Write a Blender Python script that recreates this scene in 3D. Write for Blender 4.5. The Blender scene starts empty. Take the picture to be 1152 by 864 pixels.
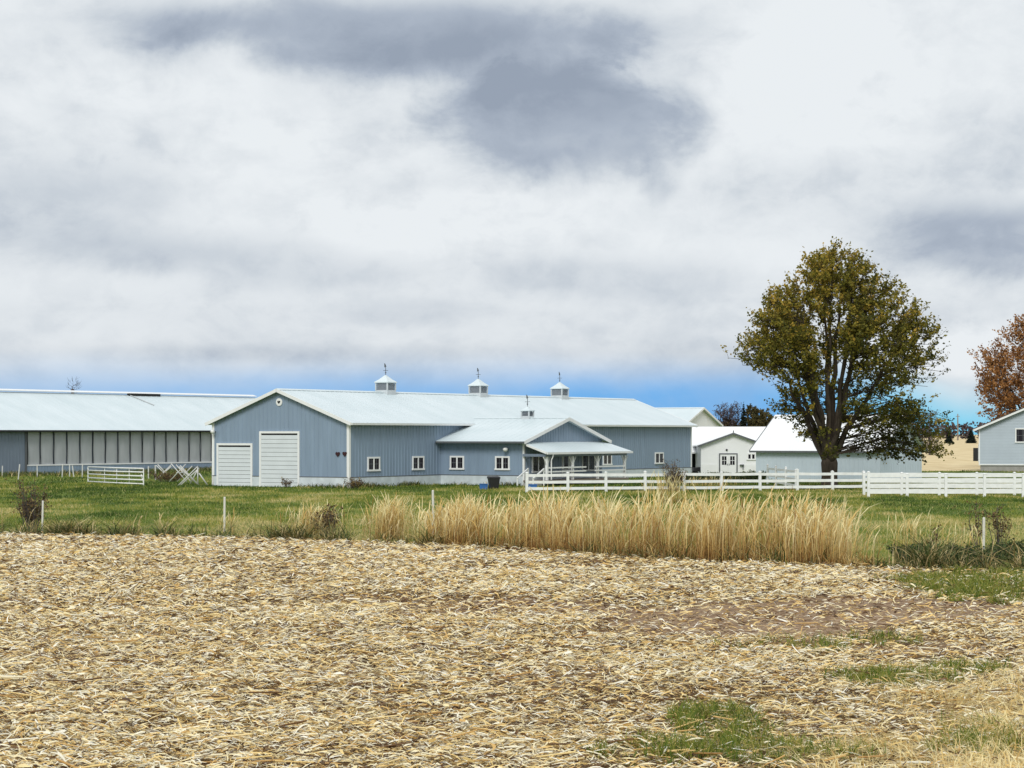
import bpy, math, random
import numpy as np
from math import radians as R, sin, cos, pi, sqrt

random.seed(7)
rng = np.random.default_rng(11)
S = bpy.context.scene
COL = S.collection

# ------------------------------------------------------------------ camera, sky, sun, exposure
EYE = 4.0                                   # the road the photo is taken from stands above the field
cam_d = bpy.data.cameras.new("Camera")
cam = bpy.data.objects.new("Camera", cam_d)
COL.objects.link(cam)
cam.location = (0, 0, EYE)
cam.rotation_euler = (R(90), 0, 0)
cam_d.sensor_fit = 'HORIZONTAL'
cam_d.sensor_width = 36.0
cam_d.lens = 36.0 * 2400 / 1152             # telephoto, about 27 degrees wide
cam_d.shift_y = 56 / 1152
cam_d.clip_start = 0.5
cam_d.clip_end = 20000
S.camera = cam

SUN_EL, SUN_AZ = 40.0, 190.0                # azimuth clockwise from +Y (north): behind the camera, to its left
sd = bpy.data.lights.new("sun", 'SUN')
sd.energy = 1.5
sd.angle = R(22)
sd.color = (1.0, 0.965, 0.91)
so = bpy.data.objects.new("sun", sd)
COL.objects.link(so)
so.rotation_euler = (R(90 - SUN_EL), 0, R(180 - SUN_AZ))
so.location = (0, 0, 60)

S.view_settings.view_transform = 'Standard'
S.view_settings.look = 'None'
S.view_settings.gamma = 1.0
S.view_settings.exposure = 0.42
S.view_settings.use_curve_mapping = False
S.cycles.use_denoising = True
S.cycles.max_bounces = 6
S.cycles.diffuse_bounces = 3
S.cycles.glossy_bounces = 2
S.cycles.transmission_bounces = 2


def build_world():
    w = bpy.data.worlds.new("World")
    S.world = w
    w.use_nodes = True
    nt = w.node_tree
    nt.nodes.clear()
    N = nt.nodes.new
    L = nt.links.new

    def val(v):
        n = N('ShaderNodeValue'); n.outputs[0].default_value = v
        return n.outputs[0]

    def m(op, a, b=None, c=None, clamp=False):
        n = N('ShaderNodeMath'); n.operation = op; n.use_clamp = clamp
        for i, v in enumerate((a, b, c)):
            if v is None:
                continue
            if isinstance(v, (int, float)):
                n.inputs[i].default_value = v
            else:
                L(v, n.inputs[i])
        return n.outputs[0]

    def smooth(v, lo, hi, to0=0.0, to1=1.0):
        n = N('ShaderNodeMapRange'); n.interpolation_type = 'SMOOTHSTEP'
        n.inputs['From Min'].default_value = lo; n.inputs['From Max'].default_value = hi
        n.inputs['To Min'].default_value = to0; n.inputs['To Max'].default_value = to1
        L(v, n.inputs['Value'])
        return n.outputs['Result']

    def mix(f, a, b):
        n = N('ShaderNodeMix'); n.data_type = 'RGBA'
        if isinstance(f, (int, float)):
            n.inputs['Factor'].default_value = f
        else:
            L(f, n.inputs['Factor'])
        for k, v in (('A', a), ('B', b)):
            s = [i for i in n.inputs if i.name == k and i.type == 'RGBA'][0]
            if isinstance(v, tuple):
                s.default_value = v + (1,)
            else:
                L(v, s)
        return [o for o in n.outputs if o.type == 'RGBA'][0]

    tc = N('ShaderNodeTexCoord').outputs['Generated']
    sep = N('ShaderNodeSeparateXYZ'); L(tc, sep.inputs[0])
    x, y, z = sep.outputs
    yy = m('MAXIMUM', y, 0.12)
    A = m('MULTIPLY', m('DIVIDE', x, yy), 2400.0)        # azimuth of the direction, in 1/2400 radian about north
    B = m('MULTIPLY', m('DIVIDE', z, yy), 2400.0)        # elevation, same unit

    def noise(scale, sx, sz, detail=6, rough=0.55, off=0.0, dist=0.0):
        mp = N('ShaderNodeMapping')
        mp.inputs['Scale'].default_value = (sx, sx, sz)
        mp.inputs['Location'].default_value = (off, off * 0.7, off * 1.3)
        L(tc, mp.inputs['Vector'])
        n = N('ShaderNodeTexNoise')
        n.inputs['Scale'].default_value = scale
        n.inputs['Detail'].default_value = detail
        n.inputs['Roughness'].default_value = rough
        n.inputs['Distortion'].default_value = dist
        L(mp.outputs[0], n.inputs['Vector'])
        return n.outputs['Fac']

    n1 = noise(10, 1.0, 1.35, 9, 0.6, 3.1, 0.25)
    n2 = noise(15, 1.0, 1.6, 9, 0.6, 8.7, 0.3)
    n3 = noise(6, 1.0, 4.0, 5, 0.5, 1.9, 0.2)
    nf = noise(38, 1.0, 1.5, 7, 0.62, 5.2, 0.3)

    def ell(cx, cy, rx, ry, amp, wob=1.0, soft=0.9):
        X = m('DIVIDE', m('SUBTRACT', A, cx - 576.0), rx)
        Y = m('DIVIDE', m('SUBTRACT', B, 488.0 - cy), ry)
        X = m('ADD', X, m('MULTIPLY', m('SUBTRACT', n2, 0.5), 2.2 * wob))
        Y = m('ADD', Y, m('MULTIPLY', m('SUBTRACT', n1, 0.5), 2.6 * wob))
        d = m('SQRT', m('ADD', m('MULTIPLY', X, X), m('MULTIPLY', Y, Y)))
        d = m('ADD', d, m('MULTIPLY', m('SUBTRACT', nf, 0.5), 0.8 * wob))
        return m('MULTIPLY', smooth(d, 1.0 + soft * 0.5, 1.0 - soft * 0.75), amp)

    dens = m('MULTIPLY', smooth(n1, 0.42, 0.70), 0.26)
    dens = m('ADD', dens, m('MULTIPLY', smooth(n2, 0.45, 0.72), 0.14))
    dens = m('ADD', dens, m('MULTIPLY', smooth(n3, 0.45, 0.7), 0.10))
    dens = m('ADD', dens, m('MULTIPLY', smooth(nf, 0.40, 0.70), 0.16))
    for e in CLOUDS:
        dens = m('ADD', dens, ell(*e))
    # grey mauve layer low over the horizon
    lay = m('MULTIPLY', smooth(B, 210, 90), smooth(n3, 0.25, 0.6, 0.35, 1.0))
    dens = m('ADD', dens, m('MULTIPLY', lay, 0.24))
    dens = m('MAXIMUM', dens, 0.0)
    cr = N('ShaderNodeValToRGB')
    L(m('MULTIPLY', dens, 0.8, clamp=True), cr.inputs[0])
    el = cr.color_ramp.elements
    el[0].position = 0.0; el[0].color = (0.835, 0.875, 0.905, 1)
    el[1].position = 1.0; el[1].color = (0.315, 0.37, 0.46, 1)
    for p, c in ((0.2, (0.74, 0.785, 0.825)), (0.42, (0.60, 0.655, 0.715)), (0.7, (0.42, 0.48, 0.57))):
        q = el.new(p); q.color = c + (1,)
    sc = N('ShaderNodeVectorMath'); sc.operation = 'SCALE'
    sc.inputs['Scale'].default_value = 10.0 * SKY_GAIN
    L(cr.outputs[0], sc.inputs[0])
    cloud = sc.outputs[0]
    # the open strip of clear sky under the cloud deck
    sky = N('ShaderNodeTexSky'); sky.sky_type = 'NISHITA'; sky.sun_disc = False
    sky.sun_elevation = R(SUN_EL); sky.sun_rotation = R(SUN_AZ)
    g = SKY_GAIN
    bl = mix(smooth(A, -600, 100), (2.7 * g, 5.2 * g, 8.8 * g), (0.7 * g, 4.0 * g, 8.9 * g))
    bl = mix(smooth(A, 250, 500), bl, (1.3 * g, 6.6 * g, 9.6 * g))
    clear = mix(0.9, sky.outputs[0], bl)
    edge = m('ADD', B, m('MULTIPLY', m('SUBTRACT', n3, 0.5), 44.0))
    edge = m('ADD', edge, smooth(A, 380, 520, 0.0, 34.0))
    fac = smooth(edge, 96, 38)
    fac = m('MULTIPLY', fac, smooth(n2, 0.2, 0.75, 1.0, 0.72))
    out = mix(fac, cloud, clear)
    bg = N('ShaderNodeBackground'); bg.inputs['Strength'].default_value = 0.1
    L(out, bg.inputs['Color'])
    o = N('ShaderNodeOutputWorld'); L(bg.outputs[0], o.inputs['Surface'])


SKY_GAIN = 0.735
# bearing, height, half width, half height, weight of the clouds the photo shows
CLOUDS = [(450, 36, 270, 44, 0.72, 0.75, 0.7), (190, 25, 110, 26, 0.30), (630, 140, 148, 70, 0.80, 0.7, 0.6), (560, 62, 150, 44, 0.35, 0.7, 0.8), (640, 110, 90, 40, 0.25),
          (735, 210, 22, 24, 0.3), (1120, 268, 150, 44, 0.62, 0.8, 0.7), (40, 250, 150, 70, 0.34), (140, 285, 120, 26, 0.2), (60, 60, 90, 30, 0.12),
          (320, 300, 170, 34, 0.24), (690, 318, 120, 26, 0.30), (450, 352, 90, 16, 0.2), (300, 398, 420, 10, 0.15), (900, 205, 90, 40, 0.12),
          (1090, 395, 130, 30, -0.5), (480, 255, 130, 40, -0.28), (900, 110, 130, 90, -0.22), (80, 110, 100, 50, -0.2), (300, 170, 120, 40, -0.15)]
build_world()

# ------------------------------------------------------------------ materials


def new_mat(name):
    mt = bpy.data.materials.new(name)
    mt.use_nodes = True
    nt = mt.node_tree
    b = nt.nodes['Principled BSDF']
    return mt, nt, b


def mat(name, col, rough=0.6, var=0.10, scale=3.0, spec=0.3, bump=0.0, bscale=40.0, col2=None, metallic=0.0, stretch=None):
    mt, nt, b = new_mat(name)
    b.inputs['Roughness'].default_value = rough
    b.inputs['Specular IOR Level'].default_value = spec
    b.inputs['Metallic'].default_value = metallic
    tc = nt.nodes.new('ShaderNodeTexCoord')
    src = tc.outputs['Object']
    if stretch:
        mp = nt.nodes.new('ShaderNodeMapping'); mp.inputs['Scale'].default_value = stretch
        nt.links.new(src, mp.inputs['Vector']); src = mp.outputs[0]
    n = nt.nodes.new('ShaderNodeTexNoise')
    n.inputs['Scale'].default_value = scale; n.inputs['Detail'].default_value = 6
    nt.links.new(src, n.inputs['Vector'])
    cr = nt.nodes.new('ShaderNodeValToRGB')
    c2 = col2 or tuple(c * (1 - 2 * var) for c in col)
    cr.color_ramp.elements[0].position = 0.3; cr.color_ramp.elements[1].position = 0.7
    cr.color_ramp.elements[0].color = tuple(c2) + (1,)
    cr.color_ramp.elements[1].color = tuple(col) + (1,)
    nt.links.new(n.outputs['Fac'], cr.inputs[0])
    nt.links.new(cr.outputs[0], b.inputs['Base Color'])
    if bump:
        n2 = nt.nodes.new('ShaderNodeTexNoise'); n2.inputs['Scale'].default_value = bscale; n2.inputs['Detail'].default_value = 5
        nt.links.new(src, n2.inputs['Vector'])
        bp = nt.nodes.new('ShaderNodeBump'); bp.inputs['Strength'].default_value = bump; bp.inputs['Distance'].default_value = 0.05
        nt.links.new(n2.outputs['Fac'], bp.inputs['Height'])
        nt.links.new(bp.outputs[0], b.inputs['Normal'])
    return mt


def tint_mat(name, stops, rough=0.7, transl=0.0, spec=0.2):
    """Colour by the 'tint' value each blade, leaf or strip carries."""
    mt, nt, b = new_mat(name)
    b.inputs['Roughness'].default_value = rough
    b.inputs['Specular IOR Level'].default_value = spec
    at = nt.nodes.new('ShaderNodeAttribute'); at.attribute_name = 'tint'
    cr = nt.nodes.new('ShaderNodeValToRGB')
    e = cr.color_ramp.elements
    e[0].position, e[0].color = stops[0][0], stops[0][1] + (1,)
    e[1].position, e[1].color = stops[-1][0], stops[-1][1] + (1,)
    for p, c in stops[1:-1]:
        q = e.new(p); q.color = c + (1,)
    nt.links.new(at.outputs['Fac'], cr.inputs[0])
    nt.links.new(cr.outputs[0], b.inputs['Base Color'])
    if transl:
        tr = nt.nodes.new('ShaderNodeBsdfTranslucent')
        nt.links.new(cr.outputs[0], tr.inputs['Color'])
        mx = nt.nodes.new('ShaderNodeMixShader'); mx.inputs[0].default_value = transl
        out = nt.nodes['Material Output']
        nt.links.new(b.outputs[0], mx.inputs[1]); nt.links.new(tr.outputs[0], mx.inputs[2])
        nt.links.new(mx.outputs[0], out.inputs['Surface'])
    return mt


M = {}
M['siding'] = mat('blue_grey_siding', (0.245, 0.325, 0.43), 0.45, 0.07, 1.2, 0.4, stretch=(1.6, 1.6, 0.25))
M['siding_dark'] = mat('grey_siding', (0.19, 0.235, 0.30), 0.5, 0.06, 0.6, 0.4)
M['wainscot'] = mat('pale_wainscot', (0.66, 0.72, 0.76), 0.5, 0.07, 1.5, 0.3, col2=(0.50, 0.55, 0.58))
M['roof'] = mat('pale_steel_roof', (0.66, 0.735, 0.76), 0.42, 0.02, 0.5, 0.4, col2=(0.58, 0.665, 0.69), stretch=(0.9, 0.3, 1))
M['roof_white'] = mat('white_steel_roof', (0.86, 0.87, 0.87), 0.45, 0.02, 0.4, 0.4, col2=(0.79, 0.81, 0.82))
M['trim'] = mat('white_trim', (0.82, 0.83, 0.83), 0.5, 0.03, 2, 0.35)
M['door'] = mat('white_door', (0.66, 0.705, 0.735), 0.5, 0.04, 1.2, 0.35)
M['old_white'] = mat('weathered_white', (0.66, 0.66, 0.64), 0.7, 0.1, 3, 0.2)
M['vinyl'] = mat('white_vinyl', (0.87, 0.88, 0.88), 0.4, 0.03, 2.5, 0.4, col2=(0.74, 0.75, 0.74))
M['dark'] = mat('dark_gap', (0.025, 0.027, 0.03), 0.8, 0.2, 2)
M['grey'] = mat('grey_trim_and_shade', (0.12, 0.13, 0.14), 0.6, 0.06, 2)  # kept dark so eave and rake trims also stand for shadow lines
M['curtain'] = mat('pale_curtain', (0.47, 0.49, 0.51), 0.75, 0.06, 1.0, 0.2, col2=(0.40, 0.42, 0.44), stretch=(1.5, 1.5, 0.5))
M['concrete'] = mat('concrete', (0.36, 0.35, 0.33), 0.85, 0.1, 3, 0.2, bump=0.2)
M['white_wall'] = mat('white_siding', (0.84, 0.85, 0.86), 0.5, 0.03, 0.7, 0.35)
M['pale_wall'] = mat('pale_ribbed_siding', (0.55, 0.635, 0.71), 0.5, 0.04, 0.6, 0.35)
M['house_wall'] = mat('pale_blue_lap_siding', (0.45, 0.515, 0.58), 0.55, 0.04, 0.8, 0.3)
M['shingle'] = mat('brown_shingle', (0.10, 0.08, 0.07), 0.85, 0.2, 8, 0.15)
M['wood'] = mat('grey_wood', (0.28, 0.24, 0.20), 0.8, 0.15, 3, 0.2, stretch=(1, 1, 8))
M['black'] = mat('black_plastic', (0.022, 0.022, 0.024), 0.45, 0.1, 3, 0.4)
M['rubber'] = mat('tyre_rubber', (0.02, 0.02, 0.02), 0.85, 0.1, 6, 0.2)
M['blue'] = mat('blue_plastic', (0.04, 0.16, 0.45), 0.4, 0.08, 3, 0.4)
M['maroon'] = mat('maroon_paint', (0.05, 0.016, 0.02), 0.5, 0.1, 3)
M['louvre'] = mat('cupola_louvre', (0.30, 0.34, 0.38), 0.45, 0.08, 2, 0.4)
M['cupola_trim'] = mat('cupola_trim', (0.56, 0.60, 0.62), 0.45, 0.05, 2, 0.4)
M['lamp'] = mat('pale_lamp', (0.75, 0.76, 0.74), 0.3, 0.03, 3, 0.5)
M['steel'] = mat('galvanised', (0.55, 0.57, 0.58), 0.4, 0.1, 3, 0.5, metallic=0.5)
M['bark'] = mat('bark', (0.085, 0.068, 0.052), 0.9, 0.25, 6, 0.1, bump=0.6, bscale=14, stretch=(1, 1, 0.25))
M['bark_red'] = mat('bark_red', (0.10, 0.07, 0.055), 0.9, 0.25, 6, 0.1)
M['twig'] = mat('bare_twig', (0.12, 0.10, 0.10), 0.9, 0.15, 6, 0.1)


def glass_mat():
    mt, nt, b = new_mat('window_glass')
    b.inputs['Base Color'].default_value = (0.016, 0.014, 0.02, 1)
    b.inputs['Roughness'].default_value = 0.12
    b.inputs['Specular IOR Level'].default_value = 0.25
    n = nt.nodes.new('ShaderNodeTexNoise'); n.inputs['Scale'].default_value = 1.5
    bp = nt.nodes.new('ShaderNodeBump'); bp.inputs['Strength'].default_value = 0.06
    nt.links.new(n.outputs['Fac'], bp.inputs['Height']); nt.links.new(bp.outputs[0], b.inputs['Normal'])
    return mt


M['glass'] = glass_mat()

# ------------------------------------------------------------------ mesh and object helpers


class MB:
    def __init__(s):
        s.v = []; s.f = []

    def quad(s, *p):
        n = len(s.v); s.v += [tuple(q) for q in p]; s.f.append(tuple(range(n, n + len(p))))
        return s

    def box(s, x0, x1, y0, y1, z0, z1):
        n = len(s.v)
        s.v += [(x, y, z) for z in (z0, z1) for x, y in ((x0, y0), (x1, y0), (x1, y1), (x0, y1))]
        for f in ((3, 2, 1, 0), (4, 5, 6, 7), (0, 1, 5, 4), (1, 2, 6, 5), (2, 3, 7, 6), (3, 0, 4, 7)):
            s.f.append(tuple(n + i for i in f))
        return s

    def loft(s, a, b):
        """Solid between two polygons with the same number of corners."""
        n = len(s.v); k = len(a)
        s.v += [tuple(p) for p in a] + [tuple(p) for p in b]
        s.f.append(tuple(n + i for i in reversed(range(k)))); s.f.append(tuple(n + k + i for i in range(k)))
        for i in range(k):
            j = (i + 1) % k
            s.f.append((n + i, n + j, n + k + j, n + k + i))
        return s

    def slab(s, pts, t):
        """Plate: pts is its top face, t its thickness downward."""
        return s.loft([(p[0], p[1], p[2] - t) for p in pts], pts)

    def bar(s, p, q, w, h=None, up=(0, 0, 1)):
        p = np.array(p, float); q = np.array(q, float); h = h or w
        d = q - p; d /= np.linalg.norm(d) or 1
        u = np.array(up, float)
        if abs(np.dot(u, d)) > 0.97:
            u = np.array((1.0, 0, 0))
        r = np.cross(d, u); r /= np.linalg.norm(r); u = np.cross(r, d)
        c = [(-w / 2, -h / 2), (w / 2, -h / 2), (w / 2, h / 2), (-w / 2, h / 2)]
        return s.loft([p + r * a + u * b for a, b in c], [q + r * a + u * b for a, b in c])

    def tube(s, pts, rad, n=8, cap=True):
        pts = [np.array(p, float) for p in pts]
        base = len(s.v); k = len(pts)
        ref = np.array((0.31, 0.95, 0.05))
        for i, p in enumerate(pts):
            d = pts[min(i + 1, k - 1)] - pts[max(i - 1, 0)]
            d /= np.linalg.norm(d) or 1
            if abs(d @ ref) > 0.95:
                ref = np.array((0.95, 0.1, 0.3))
            r = np.cross(d, ref); r /= np.linalg.norm(r); u = np.cross(r, d)
            rr = rad[i] if hasattr(rad, '__len__') else rad
            for j in range(n):
                a = 2 * pi * j / n
                s.v.append(tuple(p + (r * cos(a) + u * sin(a)) * rr))
        for i in range(k - 1):
            for j in range(n):
                j2 = (j + 1) % n
                s.f.append((base + i * n + j, base + i * n + j2, base + (i + 1) * n + j2, base + (i + 1) * n + j))
        if cap:
            s.f.append(tuple(base + j for j in reversed(range(n))))
            s.f.append(tuple(base + (k - 1) * n + j for j in range(n)))
        return s

    def lathe(s, prof, c=(0, 0, 0), n=16, axis='z'):
        """prof: (radius, height) pairs."""
        base = len(s.v)
        for r, h in prof:
            for j in range(n):
                a = 2 * pi * j / n
                p = (r * cos(a), r * sin(a), h)
                if axis == 'x': p = (p[2], p[0], p[1])
                if axis == 'y': p = (p[0], p[2], p[1])
                s.v.append(tuple(p[i] + c[i] for i in range(3)))
        for i in range(len(prof) - 1):
            for j in range(n):
                j2 = (j + 1) % n
                s.f.append((base + i * n + j, base + i * n + j2, base + (i + 1) * n + j2, base + (i + 1) * n + j))
        s.f.append(tuple(base + j for j in reversed(range(n))))
        s.f.append(tuple(base + (len(prof) - 1) * n + j for j in range(n)))
        return s

    def build(s, name, material, parent=None, smooth=False, bevel=0.0):
        me = bpy.data.meshes.new(name)
        me.from_pydata(s.v, [], s.f)
        me.materials.append(material)
        if smooth:
            me.polygons.foreach_set('use_smooth', [True] * len(me.polygons))
        me.update()
        o = bpy.data.objects.new(name, me)
        COL.objects.link(o)
        if parent is not None:
            o.parent = parent
        if bevel:
            md = o.modifiers.new('bevel', 'BEVEL'); md.width = bevel; md.segments = 2; md.limit_method = 'ANGLE'
        return o


def tag(o, label=None, cat=None, group=None, kind=None):
    if label: o['label'] = label
    if cat: o['category'] = cat
    if group: o['group'] = group
    if kind: o['kind'] = kind
    return o


def thing(name, label, cat, loc=(0, 0, 0), rz=0.0, group=None):
    o = bpy.data.objects.new(name, None)
    o.empty_display_size = 0.5
    COL.objects.link(o)
    o.location = loc; o.rotation_euler = (0, 0, rz)
    return tag(o, label, cat, group)


def copy_tree(root, loc, rz=0.0, label=None, scale=None):
    r = root.copy(); COL.objects.link(r)
    r.location = loc; r.rotation_euler = (0, 0, rz)
    if scale: r.scale = (scale, scale, scale)
    if label: r['label'] = label
    for c in root.children:
        d = c.copy(); COL.objects.link(d); d.parent = r
        for e in c.children:
            f = e.copy(); COL.objects.link(f); f.parent = d
    return r


def np_mesh(name, V, F, material, tint=None, parent=None, smooth=False):
    """V (n,3), F (m,k) with k constant; tint per vertex."""
    me = bpy.data.meshes.new(name)
    V = np.ascontiguousarray(V, dtype=np.float32); F = np.ascontiguousarray(F, dtype=np.int32)
    m, k = F.shape
    me.vertices.add(len(V)); me.vertices.foreach_set('co', V.ravel())
    me.loops.add(m * k); me.loops.foreach_set('vertex_index', F.ravel())
    me.polygons.add(m)
    me.polygons.foreach_set('loop_start', np.arange(0, m * k, k, dtype=np.int32))
    me.polygons.foreach_set('loop_total', np.full(m, k, dtype=np.int32))
    if smooth:
        me.polygons.foreach_set('use_smooth', np.ones(m, dtype=bool))
    me.update(calc_edges=True)
    if tint is not None:
        a = me.attributes.new('tint', 'FLOAT', 'POINT')
        a.data.foreach_set('value', np.ascontiguousarray(tint, dtype=np.float32))
    me.materials.append(material)
    o = bpy.data.objects.new(name, me)
    COL.objects.link(o)
    if parent is not None:
        o.parent = parent
    return o


def ribbons(P, W, side):
    """P (N,S,3) spine points, W (N,S) widths, side (N,3) or (N,S,3) width directions -> verts, quads."""
    N, Sg, _ = P.shape
    if side.ndim == 2:
        side = side[:, None, :]
    off = side * (W[..., None] * 0.5)
    V = np.stack((P - off, P + off), axis=2).reshape(-1, 3)
    b = (np.arange(N) * Sg * 2)[:, None] + (np.arange(Sg - 1) * 2)[None, :]
    F = np.stack((b, b + 1, b + 3, b + 2), axis=-1).reshape(-1, 4)
    return V, F


def value_noise(x, y, cell, seed):
    r = np.random.default_rng(seed).random((256, 256))
    fx = np.asarray(x) / cell + 1000.0; fy = np.asarray(y) / cell + 1000.0
    ix = np.floor(fx).astype(int); iy = np.floor(fy).astype(int)
    tx = fx - ix; ty = fy - iy
    tx = tx * tx * (3 - 2 * tx); ty = ty * ty * (3 - 2 * ty)
    g = lambda i, j: r[i % 256, j % 256]
    return (g(ix, iy) * (1 - tx) + g(ix + 1, iy) * tx) * (1 - ty) + (g(ix, iy + 1) * (1 - tx) + g(ix + 1, iy + 1) * tx) * ty


def fbm(x, y, cell, seed, oct=3):
    s = 0; a = 1.0; t = 0
    for k in range(oct):
        s = s + a * value_noise(x, y, cell / 2 ** k, seed + k); t += a; a *= 0.55
    return s / t


def ss(v, lo, hi):
    t = np.clip((v - lo) / (hi - lo), 0, 1)
    return t * t * (3 - 2 * t)


def G(px, py):
    """Survey of the photo: where on the flat ground (metres) a point of it stands."""
    d = EYE * 2400 / (py - 488.0)
    return np.array(((px - 576) / 2400 * d, d))


def at(px, d, z=0.0):
    return ((px - 576) / 2400 * d, d, z)


# ------------------------------------------------------------------ ground, field, pasture
EDGE = [(-60, 93), (-20.9, 82.3), (-9.5, 78.6), (-3.1, 74.6), (0.8, 70.4), (4.1, 65.6), (10.5, 61.2), (14.4, 59.2), (40, 50)]
EX = np.array([e[0] for e in EDGE]); EY = np.array([e[1] for e in EDGE])


def edge_y(x):
    return np.interp(x, EX, EY)


def field_z(x, y):
    h = 0.10 * (fbm(x, y, 3.0, 5, 3) - 0.5) + 0.10 * (fbm(x, y, 9.0, 9, 2) - 0.5)
    h = h + 0.035 * np.sin((y + 0.12 * x) * 2 * pi / 0.76 + 2.0 * value_noise(x, y, 4.0, 33))
    return 0.10 + h * ss(edge_y(x) + 0.4 - y, 0.0, 2.0)


# soil and green patches of the field: centre, half sizes, weight (metres, from the survey)
def blob(x, y, px, py, rx, ry, w):
    c = G(px, py)
    a = G(px + rx, py); b = G(px, py + ry); b2 = G(px, py - ry)
    sx = abs(a[0] - c[0]); sy = abs(b[1] - b2[1]) / 2
    n = 0.7 * (fbm(x, y, 1.3, int(px), 3) - 0.5)
    d = np.sqrt(((x - c[0]) / sx) ** 2 + ((y - c[1]) / sy) ** 2) + n
    return w * ss(1.25 - d, 0.0, 0.6)


SOIL = [(570, 690, 130, 12, 0.8), (870, 702, 190, 24, 1.05), (1020, 690, 150, 16, 1.0), (740, 716, 120, 10, 0.6), (1090, 668, 90, 6, 0.5),
        (420, 680, 70, 8, 0.5), (350, 765, 70, 12, 0.4), (630, 770, 70, 12, 0.35), (80, 745, 100, 8, 0.45), (1060, 735, 110, 10, 0.6), (930, 770, 60, 8, 0.45)]
GREEN = [(1100, 664, 90, 12, 1.0), (1130, 650, 60, 8, 0.9), (1110, 680, 60, 6, 0.6), (1010, 775, 80, 10, 0.75), (880, 735, 90, 8, 0.4), (1040, 660, 50, 7, 0.7),
         (815, 828, 60, 22, 1.25), (740, 858, 75, 16, 1.15), (850, 856, 55, 16, 1.15), (1085, 762, 50, 8, 0.6), (970, 728, 70, 7, 0.5), (950, 860, 60, 10, 0.55),
         (1110, 845, 60, 20, 0.5), (1090, 860, 60, 12, 0.6)]


def soil(x, y):
    return np.clip(sum(blob(x, y, *s) for s in SOIL), 0, 1)


def green(x, y):
    return np.clip(sum(blob(x, y, *s) for s in GREEN), 0, 1)


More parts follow.
